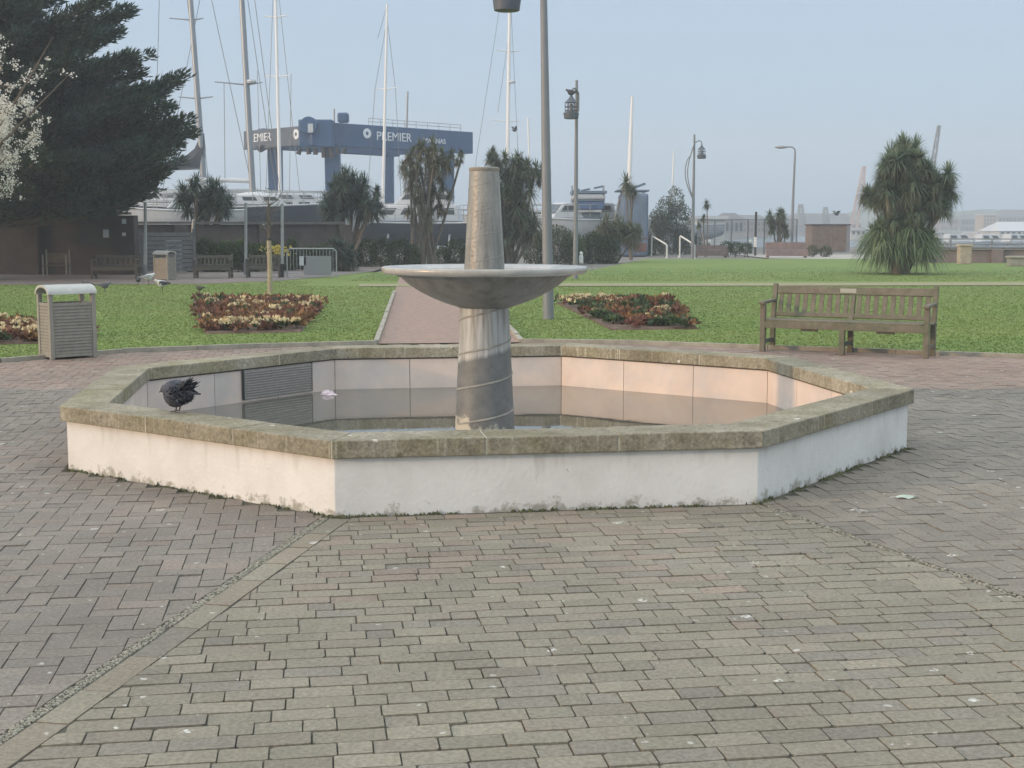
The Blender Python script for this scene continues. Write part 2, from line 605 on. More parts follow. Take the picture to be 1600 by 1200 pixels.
# gravel channel beside the setts and the crumbling mortar line on the right
gv, gf = [], []
def pebble(c, r):
    o = len(gv)
    k = 6
    for zz, rr in ((-.008, 1.0), (r * .55, .75)):
        for i in range(k):
            a = 2 * math.pi * i / k
            q = r * rr * random.uniform(.75, 1.2)
            gv.append((c.x + math.cos(a) * q, c.y + math.sin(a) * q, zz - .003))
    for i in range(k):
        j = (i + 1) % k
        gf.append((o + i, o + j, o + k + j, o + k + i))
    gf.append(tuple(o + k + i for i in range(k)))
for i in range(5200):
    t = random.uniform(.05, 5.6)
    pebble(A0 + dA * t - nA * random.uniform(.024, .068), random.uniform(.003, .008))
for i in range(1100):
    t = random.uniform(.1, 5)
    pebble(B0 + dB * t + nB * random.gauss(0, .012), random.uniform(.005, .011))
for i in range(700):                          # crumbs of mortar lying over the right of the wedge
    t = random.uniform(.2, 4.5)
    cc = random.choice(((.35, .9), (1.2, 2.0), (2.2, 1.4), (.9, 3.0)))
    pebble(B0 + dB * t * .6 - nB * random.uniform(.0, 2.2) * (t / 5 + .1), random.uniform(.003, .008))
gm = bpy.data.meshes.new('gravel_joint')
gm.from_pydata(gv, [], gf); gm.materials.append(mat('pebbles', (.235, .222, .175), .9, island=.4))
o = bpy.data.objects.new('gravel_joint', gm); col.objects.link(o); struct(o, 'stuff')
o['label'] = 'gravel and crumbled mortar filling the joint lines of the plaza'

# ------------------------------------------------------------------ lawns and paths
def lawn_mat():
    m = bpy.data.materials.new('lawn_turf'); m.use_nodes = True
    nt = m.node_tree; L = nt.links.new; p = nt.nodes['Principled BSDF']
    tc = NN(nt, 'ShaderNodeTexCoord')
    n1 = NN(nt, 'ShaderNodeTexNoise', Scale=.35, Detail=7.0, Roughness=.6); L(tc.outputs['Object'], n1.inputs['Vector'])
    n2 = NN(nt, 'ShaderNodeTexNoise', Scale=9.0, Detail=8.0, Roughness=.7); L(tc.outputs['Object'], n2.inputs['Vector'])
    ad = NN(nt, 'ShaderNodeMath', operation='ADD'); L(n1.outputs['Fac'], ad.inputs[0]); L(n2.outputs['Fac'], ad.inputs[1])
    rp = NN(nt, 'ShaderNodeValToRGB'); r = rp.color_ramp
    hf = NN(nt, 'ShaderNodeMath', operation='MULTIPLY'); hf.inputs[1].default_value = .5; L(ad.outputs[0], hf.inputs[0])
    r.elements[0].position = .36; r.elements[0].color = (.122, .184, .042, 1)
    r.elements[1].position = .64; r.elements[1].color = (.188, .228, .068, 1)
    e = r.elements.new(.5); e.color = (.152, .210, .054, 1)
    L(hf.outputs[0], rp.inputs['Fac']); L(rp.outputs['Color'], p.inputs['Base Color'])
    b = NN(nt, 'ShaderNodeBump'); b.inputs['Strength'].default_value = .35; b.inputs['Distance'].default_value = .03
    L(n2.outputs['Fac'], b.inputs['Height']); L(b.outputs[0], p.inputs['Normal'])
    p.inputs['Roughness'].default_value = .9; p.inputs['Specular IOR Level'].default_value = .2
    return m
M_lawn = lawn_mat()
lawn_poly = [(p.x, p.y) for p in ARC] + [(70, 11.5), (90, 57), (40, 60), (24, 71), (7, 70), (3.0, 51), (-30, 41.6), (-60, 40), (-50, 11.6)]
poly_sheet('lawn', lawn_poly, .004, M_lawn)
M_redpath = mat('red_path_blocks', (.290, .195, .150), .9, var=.22, scale=9, bump=.3, bscale=30, tint2=(.25, .180, .145), mix_scale=3)
PL0, PL1 = gp(588, 538.2), gp(616, 458); PR0, PR1 = gp(815, 536), gp(744, 458)
path_poly = [PL0, PR0, PR1, PR1 + (PR1 - PR0) * 1.4, PL1 + (PL1 - PL0) * 1.4, PL1]
poly_sheet('path', [(p.x, p.y) for p in path_poly], .012, M_redpath)
M_pale = mat('pale_path_gravel', (.25, .235, .125), .95, var=.15, scale=4)
a, b, c, d = gp(560, 448.5), gp(1750, 446.5), gp(1750, 441.5), gp(560, 444.5)
poly_sheet('cross_path', [(p.x, p.y) for p in (a, b, c, d)], .020, M_pale)
M_backpav = mat('back_pavement', (.20, .165, .148), .92, var=.2, scale=1.2, tint2=(.165, .145, .132), mix_scale=.4)
poly_sheet('pavement', [(-40, 36.9), (-16, 37.6), (-9.0, 38.4), (-7.2, 40.5), (-6.2, 44), (-5.2, 49.4), (-5.2, 62), (-40, 62)], .012, M_backpav)
poly_sheet('promenade', [(14, 72), (60, 58.2), (90, 56.5), (90, 74), (14, 84)], -.012, mat('promenade_paving', (.36, .33, .29), .9, var=.15, scale=1))
M_kerb = mat('kerb_concrete', (.30, .28, .225), .9, var=.25, scale=6)
def strip(name, pts, w, h, m):
    mb = MB()
    for p, q in zip(pts[:-1], pts[1:]):
        d = (q - p); ln = d.length; d.normalize()
        n = max(1, int(ln / .9))
        for i in range(n):
            s, e = p + d * (ln * i / n + .004), p + d * (ln * (i + 1) / n - .004)
            zz = h + random.uniform(-.008, .008)
            mb.bar(s + Vector((0, 0, zz / 2 - .02)), e + Vector((0, 0, zz / 2 - .02)), w, zz + .04)
    return struct(mb.build(name, m))
strip('kerb', [p for p in ARC if p.x < PL0.x - .1] + [PL0], .07, .055, M_kerb)
strip('kerb', [PR0] + [p for p in ARC if p.x > PR0.x + .1], .07, .055, M_kerb)
strip('path_edging', [PL0, PL1], .07, .06, M_kerb)
strip('path_edging', [PR0, PR1], .07, .06, M_kerb)

# mown grass, one mass of short blades over the lawn
def in_path(x, y):
    if y < 17.5 or y > 47: return np.zeros_like(x, dtype=bool)
N = 300000
yy = 13 + (1 - np.sqrt(rng.random(N))) * 42
xx = (rng.random(N) - .5) * (yy * .78 + 9)
ay = np.interp(xx, [p.x for p in ARC], [p.y for p in ARC])
ok = yy > ay + .03
def side(x, y, p, q):
    return (q.x - p.x) * (y - p.y) - (q.y - p.y) * (x - p.x)
ok &= ~((side(xx, yy, PL0, PL1) < 0.05) & (side(xx, yy, PR0, PR1) > -0.05))
ok &= ~((yy > 37.0) & (yy < 40.4) & (xx > -6))
ok &= ~((yy > 36.8 + (xx + 40) * .052) & (xx < -7.4)) & ~((yy > 40.5) & (xx < -5))
BEDS = [[(300, 471), (506, 473), (472, 520), (320, 523)], [(868, 474), (1046, 471), (1092, 515), (955, 517)], [(-60, 510), (42, 510), (155, 527), (130, 536), (-60, 541)]]
BEDW = [[gp(*p) for p in b] for b in BEDS]
def inside(x, y, poly):
    r = np.zeros_like(x, dtype=bool)
    n = len(poly)
    for i in range(n):
        a, b = poly[i], poly[(i + 1) % n]
        c = ((a.y > y) != (b.y > y)) & (x < (b.x - a.x) * (y - a.y) / ((b.y - a.y) or 1e-9) + a.x)
        r ^= c
    return r
for b in BEDW: ok &= ~inside(xx, yy, b)
xx, yy = xx[ok], yy[ok]
n = len(xx)
hgt = rng.uniform(.008, .024, n) * (1 + (rng.random(n) < .02) * 1.0)
wd = rng.uniform(.006, .013, n) * (1 + yy / 40)
th = rng.uniform(0, 2 * np.pi, n); lx, ly = rng.normal(0, .016, n), rng.normal(0, .016, n)
V = np.zeros((n, 3, 3), dtype=np.float32)
V[:, 0] = np.stack([xx - np.cos(th) * wd, yy - np.sin(th) * wd, np.full(n, .004)], 1)
V[:, 1] = np.stack([xx + np.cos(th) * wd, yy + np.sin(th) * wd, np.full(n, .004)], 1)
V[:, 2] = np.stack([xx + lx, yy + ly, hgt], 1)
g = quick('grass', V, np.arange(n * 3).reshape(n, 3), mat('grass_blades', (.158, .228, .060), .85, island=.10, transl=.35, tint2=(.195, .228, .078), mix_scale=.45, spec=.25))
struct(g, 'stuff'); g['label'] = 'short mown grass covering the lawn'

# ================================================================== FOUNTAIN
fountain = thing('fountain', 'octagonal rendered basin with weathered coping and a bowl on a tapered stone column', 'fountain', FC)
def lo(p): return Vector((p.x - FC.x, p.y - FC.y, p.z))
def render_mat():
    m = bpy.data.materials.new('white_render'); m.use_nodes = True
    nt = m.node_tree; L = nt.links.new; p = nt.nodes['Principled BSDF']
    tc = NN(nt, 'ShaderNodeTexCoord')
    n1 = NN(nt, 'ShaderNodeTexNoise', Scale=2.2, Detail=8.0, Roughness=.65); L(tc.outputs['Object'], n1.inputs['Vector'])
    rp = NN(nt, 'ShaderNodeValToRGB'); rp.color_ramp.elements[0].position = .3; rp.color_ramp.elements[0].color = (.57, .555, .515, 1)
    rp.color_ramp.elements[1].position = .7; rp.color_ramp.elements[1].color = (.72, .705, .665, 1)
    L(n1.outputs['Fac'], rp.inputs['Fac'])
    sp = NN(nt, 'ShaderNodeSeparateXYZ'); L(tc.outputs['Object'], sp.inputs[0])
    n2 = NN(nt, 'ShaderNodeTexNoise', Scale=11.0, Detail=9.0, Roughness=.75); L(tc.outputs['Object'], n2.inputs['Vector'])
    # splash-back stains: blotches whose threshold depends on height
    mr = NN(nt, 'ShaderNodeMapRange'); mr.inputs['From Min'].default_value = 0.0; mr.inputs['From Max'].default_value = .13
    mr.inputs['To Min'].default_value = .20; mr.inputs['To Max'].default_value = -.10
    L(sp.outputs['Z'], mr.inputs['Value'])
    ad = NN(nt, 'ShaderNodeMath', operation='ADD'); L(n2.outputs['Fac'], ad.inputs[0]); L(mr.outputs[0], ad.inputs[1])
    r2 = NN(nt, 'ShaderNodeMapRange'); r2.inputs['From Min'].default_value = .63; r2.inputs['From Max'].default_value = .73; r2.inputs['To Max'].default_value = .7
    L(ad.outputs[0], r2.inputs['Value'])
    mx = NN(nt, 'ShaderNodeMixRGB'); mx.inputs['Color2'].default_value = (.20, .185, .13, 1)
    L(r2.outputs[0], mx.inputs['Fac']); L(rp.outputs['Color'], mx.inputs['Color1'])
    # chips
    nw = NN(nt, 'ShaderNodeTexNoise', Scale=45.0, Detail=5.0); L(tc.outputs['Object'], nw.inputs['Vector'])
    ws = NN(nt, 'ShaderNodeVectorMath', operation='SCALE'); ws.inputs['Scale'].default_value = .05; L(nw.outputs['Color'], ws.inputs[0])
    wa = NN(nt, 'ShaderNodeVectorMath', operation='ADD'); L(tc.outputs['Object'], wa.inputs[0]); L(ws.outputs[0], wa.inputs[1])
    vo = NN(nt, 'ShaderNodeTexVoronoi', Scale=8.0); L(wa.outputs[0], vo.inputs['Vector'])
    se = NN(nt, 'ShaderNodeSeparateColor'); L(vo.outputs['Color'], se.inputs[0])
    g1 = NN(nt, 'ShaderNodeMapRange'); g1.inputs['From Min'].default_value = .62; g1.inputs['From Max'].default_value = 1; g1.inputs['To Min'].default_value = 0; g1.inputs['To Max'].default_value = .12
    L(se.outputs[1], g1.inputs['Value'])
    lt = NN(nt, 'ShaderNodeMath', operation='LESS_THAN'); L(vo.outputs['Distance'], lt.inputs[0]); L(g1.outputs[0], lt.inputs[1])
    lm = NN(nt, 'ShaderNodeMath', operation='MULTIPLY'); lm.inputs[1].default_value = .8; L(lt.outputs[0], lm.inputs[0])
    mx2 = NN(nt, 'ShaderNodeMixRGB'); mx2.inputs['Color2'].default_value = (.36, .34, .28, 1)
    L(lm.outputs[0], mx2.inputs['Fac']); L(mx.outputs[0], mx2.inputs['Color1'])
    # runs below the coping
    mp = NN(nt, 'ShaderNodeMapping'); mp.inputs['Scale'].default_value = (11, 11, .7); L(tc.outputs['Object'], mp.inputs['Vector'])
    n8 = NN(nt, 'ShaderNodeTexNoise', Scale=1.0, Detail=7.0, Roughness=.65); L(mp.outputs[0], n8.inputs['Vector'])
    h8 = NN(nt, 'ShaderNodeMapRange'); h8.inputs['From Min'].default_value = .10; h8.inputs['From Max'].default_value = .33; h8.inputs['To Min'].default_value = -.16; h8.inputs['To Max'].default_value = .05; L(sp.outputs['Z'], h8.inputs['Value'])
    a8 = NN(nt, 'ShaderNodeMath', operation='ADD'); L(n8.outputs['Fac'], a8.inputs[0]); L(h8.outputs[0], a8.inputs[1])
    g8 = NN(nt, 'ShaderNodeMapRange'); g8.inputs['From Min'].default_value = .54; g8.inputs['From Max'].default_value = .72; g8.inputs['To Max'].default_value = .55; L(a8.outputs[0], g8.inputs['Value'])
    mx8 = NN(nt, 'ShaderNodeMixRGB'); mx8.inputs['Color2'].default_value = (.43, .415, .36, 1); L(g8.outputs[0], mx8.inputs['Fac']); L(mx2.outputs[0], mx8.inputs['Color1'])
    L(mx8.outputs[0], p.inputs['Base Color'])
    n3 = NN(nt, 'ShaderNodeTexNoise', Scale=38.0, Detail=6.0); L(tc.outputs['Object'], n3.inputs['Vector'])
    b = NN(nt, 'ShaderNodeBump'); b.inputs['Strength'].default_value = .35; b.inputs['Distance'].default_value = .008
    L(n3.outputs['Fac'], b.inputs['Height']); L(b.outputs[0], p.inputs['Normal'])
    p.inputs['Roughness'].default_value = .85
    return m
def coping_mat():
    m = bpy.data.materials.new('weathered_coping'); m.use_nodes = True
    nt = m.node_tree; L = nt.links.new; p = nt.nodes['Principled BSDF']
    tc = NN(nt, 'ShaderNodeTexCoord'); ge = NN(nt, 'ShaderNodeNewGeometry')
    oi = NN(nt, 'ShaderNodeObjectInfo')
    n1 = NN(nt, 'ShaderNodeTexNoise', Scale=3.0, Detail=8.0, Roughness=.7); L(tc.outputs['Object'], n1.inputs['Vector'])
    rp = NN(nt, 'ShaderNodeValToRGB'); r = rp.color_ramp
    r.elements[0].position = .32; r.elements[0].color = (.180, .156, .105, 1)
    r.elements[1].position = .66; r.elements[1].color = (.335, .305, .235, 1)
    e = r.elements.new(.48); e.color = (.250, .225, .162, 1)
    L(n1.outputs['Fac'], rp.inputs['Fac'])
    # yellow-green algae
    n2 = NN(nt, 'ShaderNodeTexNoise', Scale=1.6, Detail=7.0, Roughness=.7); L(tc.outputs['Object'], n2.inputs['Vector'])
    g2 = NN(nt, 'ShaderNodeMapRange'); g2.inputs['From Min'].default_value = .50; g2.inputs['From Max'].default_value = .68; g2.inputs['To Max'].default_value = .65; L(n2.outputs['Fac'], g2.inputs['Value'])
    mx = NN(nt, 'ShaderNodeMixRGB'); mx.inputs['Color2'].default_value = (.200, .180, .088, 1)
    L(g2.outputs[0], mx.inputs['Fac']); L(rp.outputs['Color'], mx.inputs['Color1'])
    # faces that stand upright carry lichen specks and lime runs
    mp = NN(nt, 'ShaderNodeMapping'); mp.inputs['Scale'].default_value = (26, 26, 1.2); L(tc.outputs['Object'], mp.inputs['Vector'])
    n3 = NN(nt, 'ShaderNodeTexNoise', Scale=1.0, Detail=5.0, Roughness=.6); L(mp.outputs[0], n3.inputs['Vector'])
    n4 = NN(nt, 'ShaderNodeTexNoise', Scale=60.0, Detail=5.0, Roughness=.7); L(tc.outputs['Object'], n4.inputs['Vector'])
    av = NN(nt, 'ShaderNodeMath', operation='MAXIMUM'); L(n3.outputs['Fac'], av.inputs[0]); L(n4.outputs['Fac'], av.inputs[1])
    g3 = NN(nt, 'ShaderNodeMapRange'); g3.inputs['From Min'].default_value = .58; g3.inputs['From Max'].default_value = .70; g3.inputs['To Max'].default_value = .65; L(av.outputs[0], g3.inputs['Value'])
    se = NN(nt, 'ShaderNodeSeparateXYZ'); L(ge.outputs['True Normal'], se.inputs[0])
    up = NN(nt, 'ShaderNodeMapRange'); up.inputs['From Min'].default_value = .3; up.inputs['From Max'].default_value = .8; up.inputs['To Min'].default_value = 1; up.inputs['To Max'].default_value = .12; L(se.outputs['Z'], up.inputs['Value'])
    m3 = NN(nt, 'ShaderNodeMath', operation='MULTIPLY'); L(g3.outputs[0], m3.inputs[0]); L(up.outputs[0], m3.inputs[1])
    mx3 = NN(nt, 'ShaderNodeMixRGB'); mx3.inputs['Color2'].default_value = (.44, .42, .33, 1)
    L(m3.outputs[0], mx3.inputs['Fac']); L(mx.outputs[0], mx3.inputs['Color1'])
    # dark grime
    n5 = NN(nt, 'ShaderNodeTexNoise', Scale=14.0, Detail=8.0, Roughness=.75); L(tc.outputs['Object'], n5.inputs['Vector'])
    g5 = NN(nt, 'ShaderNodeMapRange'); g5.inputs['From Min'].default_value = .52; g5.inputs['From Max'].default_value = .7; g5.inputs['To Max'].default_value = .75; L(n5.outputs['Fac'], g5.inputs['Value'])
    mx4 = NN(nt, 'ShaderNodeMixRGB'); mx4.inputs['Color2'].default_value = (.10, .095, .065, 1)
    L(g5.outputs[0], mx4.inputs['Fac']); L(mx3.outputs[0], mx4.inputs['Color1'])
    h = NN(nt, 'ShaderNodeHueSaturation')
    hr = NN(nt, 'ShaderNodeMapRange'); hr.inputs['To Min'].default_value = .84; hr.inputs['To Max'].default_value = 1.14; L(oi.outputs['Random'], hr.inputs['Value'])
    n7 = NN(nt, 'ShaderNodeTexNoise', Scale=42.0, Detail=6.0, Roughness=.75); L(tc.outputs['Object'], n7.inputs['Vector'])
    g7 = NN(nt, 'ShaderNodeMapRange'); g7.inputs['From Min'].default_value = .3; g7.inputs['From Max'].default_value = .7; g7.inputs['To Min'].default_value = .58; g7.inputs['To Max'].default_value = 1.42; L(n7.outputs['Fac'], g7.inputs['Value'])
    m7 = NN(nt, 'ShaderNodeMath', operation='MULTIPLY'); L(hr.outputs[0], m7.inputs[0]); L(g7.outputs[0], m7.inputs[1])
    L(m7.outputs[0], h.inputs['Value']); L(mx4.outputs[0], h.inputs['Color'])
    nw = NN(nt, 'ShaderNodeTexNoise', Scale=35.0, Detail=4.0); L(tc.outputs['Object'], nw.inputs['Vector'])
    ws = NN(nt, 'ShaderNodeVectorMath', operation='SCALE'); ws.inputs['Scale'].default_value = .04; L(nw.outputs['Color'], ws.inputs[0])
    wa = NN(nt, 'ShaderNodeVectorMath', operation='ADD'); L(tc.outputs['Object'], wa.inputs[0]); L(ws.outputs[0], wa.inputs[1])
    vo = NN(nt, 'ShaderNodeTexVoronoi', Scale=6.0); L(wa.outputs[0], vo.inputs['Vector'])
    sv = NN(nt, 'ShaderNodeSeparateColor'); L(vo.outputs['Color'], sv.inputs[0])
    rv = NN(nt, 'ShaderNodeMapRange'); rv.inputs['From Min'].default_value = .55; rv.inputs['From Max'].default_value = 1; rv.inputs['To Min'].default_value = 0; rv.inputs['To Max'].default_value = .15; L(sv.outputs[0], rv.inputs['Value'])
    lv = NN(nt, 'ShaderNodeMath', operation='LESS_THAN'); L(vo.outputs['Distance'], lv.inputs[0]); L(rv.outputs[0], lv.inputs[1])
    kv = NN(nt, 'ShaderNodeMath', operation='MULTIPLY'); kv.inputs[1].default_value = .8; L(lv.outputs[0], kv.inputs[0])
    mv_ = NN(nt, 'ShaderNodeMixRGB'); mv_.inputs['Color2'].default_value = (.60, .59, .53, 1); L(kv.outputs[0], mv_.inputs['Fac']); L(h.outputs[0], mv_.inputs['Color1'])
    L(mv_.outputs[0], p.inputs['Base Color'])
    b = NN(nt, 'ShaderNodeBump'); b.inputs['Strength'].default_value = .8; b.inputs['Distance'].default_value = .008
    L(n5.outputs['Fac'], b.inputs['Height']); L(b.outputs[0], p.inputs['Normal'])
    p.inputs['Roughness'].default_value = .9; p.inputs['Specular IOR Level'].default_value = .25
    return m
M_render, M_coping = render_mat(), coping_mat()
def ring(mb, ro, ri, z0, z1):
    for i in range(8):
        q = [lo(oct_v(ro, i)), lo(oct_v(ro, i + 1)), lo(oct_v(ri, i + 1)), lo(oct_v(ri, i))]
        mb.prism([(p.x, p.y) for p in q], z0, z1)
    return mb
# wall built as one ring without inner partitions
wb = MB()
vs = [lo(oct_v(RW, i, z)) for z in (-.05, ZW) for i in range(8)] + [lo(oct_v(RT + .012, i, z)) for z in (-.05, ZW) for i in range(8)]
fs = []
for i in range(8):
    j = (i + 1) % 8
    fs += [(i, j, 8 + j, 8 + i), (16 + j, 16 + i, 24 + i, 24 + j), (8 + i, 8 + j, 24 + j, 24 + i)]
wb.add(vs, fs).build('basin_wall', M_render, fountain, bevel=.006)
mb = MB(); vs = [lo(oct_v(r, i, z)) for r in (RO - .004, RI + .004) for z in (ZW + .004, ZC - .006) for i in range(8)]
fs = []
for i in range(8):
    j = (i + 1) % 8
    fs += [(i, j, 8 + j, 8 + i), (16 + j, 16 + i, 24 + i, 24 + j), (8 + i, 8 + j, 24 + j, 24 + i), (j, i, 16 + i, 16 + j)]
mb.add(vs, fs).build('mortar_bed', mat('lime_mortar', (.48, .45, .36), .95, var=.3, scale=8, tint2=(.17, .15, .10), mix_scale=3), fountain)
for i in range(8):
    a, b = oct_v(RO, i), oct_v(RO, i + 1)
    c, d = oct_v(RI, i), oct_v(RI, i + 1)
    e = (b - a).normalized()
    cuts = [0, .335 + random.uniform(-.02, .02), .67 + random.uniform(-.02, .02), 1]
    for k in range(3):
        t0, t1 = cuts[k], cuts[k + 1]
        g0 = .004; g1 = .004
        o0, o1 = a.lerp(b, t0) + e * g0, a.lerp(b, t1) - e * g1
        # inner ends: mitred at the corners, square in between
        i0 = c + e * g0 if k == 0 else Vector((o0.x, o0.y, 0)) + (-(o0 - FC).dot(Vector((-e.y, e.x, 0))) + (c - FC).dot(Vector((-e.y, e.x, 0)))) * Vector((-e.y, e.x, 0))
        i1 = d - e * g1 if k == 2 else Vector((o1.x, o1.y, 0)) + (-(o1 - FC).dot(Vector((-e.y, e.x, 0))) + (c - FC).dot(Vector((-e.y, e.x, 0)))) * Vector((-e.y, e.x, 0))
        dz = random.uniform(-.002, .003)
        MB().prism([(lo(p).x, lo(p).y) for p in (o0, o1, i1, i0)], ZW + .001, ZC + dz).build('coping_stone', M_coping, fountain, bevel=.007)
# tiled lining
M_tile = mat('pinkish_lining_tiles', (.64, .53, .45), .55, var=.10, scale=2.5, tint2=(.53, .48, .445), mix_scale=1.7, island=.05, spec=.4)
mb = MB()
for i in range(8):
    a, b = lo(oct_v(RT, i)), lo(oct_v(RT, i + 1))
    e = (b - a); ln = e.length; e.normalize(); nn = Vector((-e.y, e.x, 0))
    rz = math.atan2(e.y, e.x)
    for z0, z1, offs in ((-.1, ZW - .012, 0.0),):
        x = -offs * .72 if offs else 0.0
        while x < ln - .01:
            w = .765
            s, t = max(.004, x), min(ln - .004, x + w)
            if t - s > .02:
                mid = a + e * ((s + t) / 2) + nn * .004
                mb.box((mid.x, mid.y, (z0 + z1) / 2), (t - s - .006, .010, z1 - z0), rz)
            x += w
mb.build('tile_lining', M_tile, fountain)
MB().add([lo(oct_v(RT + .004, i, z)) for z in (-.1, ZW - .002) for i in range(8)], [((i + 1) % 8, i, 8 + i, 8 + (i + 1) % 8) for i in range(8)]).build('tile_grout', mat('dark_grout', (.13, .12, .11), .95), fountain)
# louvred grille on the back-left side
a, b = lo(oct_v(RT - .006, 6)), lo(oct_v(RT - .006, 5))
p0, p1 = a.lerp(b, .47), a.lerp(b, .855)
e = (p1 - p0); gl = e.length; e.normalize(); nn = Vector((e.y, -e.x, 0)); nn = nn if nn.dot(-p0) > 0 else -nn
gr = MB().box(tuple(((p0 + p1) / 2 + nn * .006) + Vector((0, 0, .18))), (gl, .012, .27), math.atan2(e.y, e.x)).build('grille', mat('grille_grey', (.27, .255, .235), .7, var=.12, scale=20), fountain)
mb = MB()
for k in range(11):
    z = .065 + k * .0235
    q0, q1 = p0 + nn * .016 + Vector((0, 0, z)), p1 + nn * .016 + Vector((0, 0, z))
    mb.bar(q0, q1, .012, .013)
mb.build('slat', mat('grille_slats', (.275, .26, .24), .6, var=.12, scale=20), gr)
MB().bar(p0 + nn * .014 + Vector((0, 0, .05)), p0 + nn * .014 + Vector((0, 0, .318)), .022, .022).build('grille_frame', mat('dark_frame', (.03, .03, .03), .6), gr)
mb = MB().bar(p1 + nn * .014 + Vector((0, 0, .05)), p1 + nn * .014 + Vector((0, 0, .318)), .012, .016)
mb.build('grille_frame', mat('dark_frame', (.03, .03, .03), .6), gr)
# column, bowl, cone
def column_mat():
    m = bpy.data.materials.new('stained_column'); m.use_nodes = True
    nt = m.node_tree; L = nt.links.new; p = nt.nodes['Principled BSDF']
    tc = NN(nt, 'ShaderNodeTexCoord'); sp = NN(nt, 'ShaderNodeSeparateXYZ'); L(tc.outputs['Object'], sp.inputs[0])
    at2 = NN(nt, 'ShaderNodeMath', operation='ARCTAN2'); L(sp.outputs['Y'], at2.inputs[0]); L(sp.outputs['X'], at2.inputs[1])
    # height along the spiral: the lime sits above the upper ridge, the damp stone below it
    k = NN(nt, 'ShaderNodeMath', operation='MULTIPLY_ADD'); k.inputs[1].default_value = -.275 / (2 * math.pi); L(at2.outputs[0], k.inputs[0]); L(sp.outputs['Z'], k.inputs[2])
    mp = NN(nt, 'ShaderNodeMapping'); mp.inputs['Scale'].default_value = (22, 22, 1.3); L(tc.outputs['Object'], mp.inputs['Vector'])
    ns = NN(nt, 'ShaderNodeTexNoise', Scale=1.0, Detail=6.0, Roughness=.6); L(mp.outputs[0], ns.inputs['Vector'])
    n2 = NN(nt, 'ShaderNodeTexNoise', Scale=9.0, Detail=8.0, Roughness=.7); L(tc.outputs['Object'], n2.inputs['Vector'])
    dk = NN(nt, 'ShaderNodeValToRGB'); dk.color_ramp.elements[0].position = .3; dk.color_ramp.elements[0].color = (.105, .110, .108, 1)
    dk.color_ramp.elements[1].position = .75; dk.color_ramp.elements[1].color = (.19, .19, .175, 1); L(n2.outputs['Fac'], dk.inputs['Fac'])
    lt = NN(nt, 'ShaderNodeValToRGB'); lt.color_ramp.elements[0].position = .36; lt.color_ramp.elements[0].color = (.23, .225, .20, 1)
    lt.color_ramp.elements[1].position = .62; lt.color_ramp.elements[1].color = (.50, .50, .475, 1); L(ns.outputs['Fac'], lt.inputs['Fac'])
    st = NN(nt, 'ShaderNodeMapRange'); st.inputs['From Min'].default_value = .70; st.inputs['From Max'].default_value = .735; 
    jn = NN(nt, 'ShaderNodeMath', operation='MULTIPLY_ADD'); jn.inputs[1].default_value = .06; L(ns.outputs['Fac'], jn.inputs[0]); L(k.outputs[0], jn.inputs[2])
    L(jn.outputs[0], st.inputs['Value'])
    mx = NN(nt, 'ShaderNodeMixRGB'); L(st.outputs[0], mx.inputs['Fac']); L(dk.outputs['Color'], mx.inputs['Color1']); L(lt.outputs['Color'], mx.inputs['Color2'])
    # tide-mark of lime just above the water
    s2 = NN(nt, 'ShaderNodeMapRange'); s2.inputs['From Min'].default_value = .24; s2.inputs['From Max'].default_value = .05
    s2.inputs['To Min'].default_value = -.2; s2.inputs['To Max'].default_value = .22; L(sp.outputs['Z'], s2.inputs['Value'])
    sx = NN(nt, 'ShaderNodeMath', operation='MULTIPLY_ADD'); sx.inputs[1].default_value = -.55; L(sp.outputs['X'], sx.inputs[0]); L(s2.outputs[0], sx.inputs[2])
    a2 = NN(nt, 'ShaderNodeMath', operation='ADD'); L(n2.outputs['Fac'], a2.inputs[0]); L(sx.outputs[0], a2.inputs[1])
    g2 = NN(nt, 'ShaderNodeMapRange'); g2.inputs['From Min'].default_value = .66; g2.inputs['From Max'].default_value = .76; L(a2.outputs[0], g2.inputs['Value'])
    mx2 = NN(nt, 'ShaderNodeMixRGB'); mx2.inputs['Color2'].default_value = (.45, .42, .34, 1); L(g2.outputs[0], mx2.inputs['Fac']); L(mx.outputs[0], mx2.inputs['Color1'])
    L(mx2.outputs[0], p.inputs['Base Color'])
    b = NN(nt, 'ShaderNodeBump'); b.inputs['Strength'].default_value = .5; b.inputs['Distance'].default_value = .006
    L(n2.outputs['Fac'], b.inputs['Height']); L(b.outputs[0], p.inputs['Normal'])
    p.inputs['Roughness'].default_value = .5
    return m
def zat(py, Y=FC.y):
    d = ray(800, py); return EYE + d.z / d.y * Y
def helix(mb, rf, z0, z1, pitch, ph, hw, out):
    # raised band winding up the column
    n = int((z1 - z0) / pitch * 40)
    ring_pts = []
    for i in range(n + 1):
        z = z0 + (z1 - z0) * i / n
        a = ph + 2 * math.pi * (z - z0) / pitch
        r = rf(z)
        ring_pts.append([(r2 * math.cos(a), r2 * math.sin(a), z + dz) for r2, dz in ((r - .004, -hw), (rf(z - hw * .5) + out, -hw * .55), (rf(z + hw * .5) + out, hw * .55), (r - .004, hw))])
    o = len(mb.v)
    for q in ring_pts: mb.v += q
    for i in range(n):
        for k in range(3):
            mb.f.append((o + i * 4 + k, o + (i + 1) * 4 + k, o + (i + 1) * 4 + k + 1, o + i * 4 + k + 1))
    return mb
zb = zat(478)
rc = lambda z: .235 + (.190 - .235) * max(0, min(1, (z - .05) / (zb - .05)))
colm = MB().lathe([(rc(z), z) for z in np.linspace(-.08, zb + .05, 12)], 48).build('column', column_mat(), fountain, smooth=True)
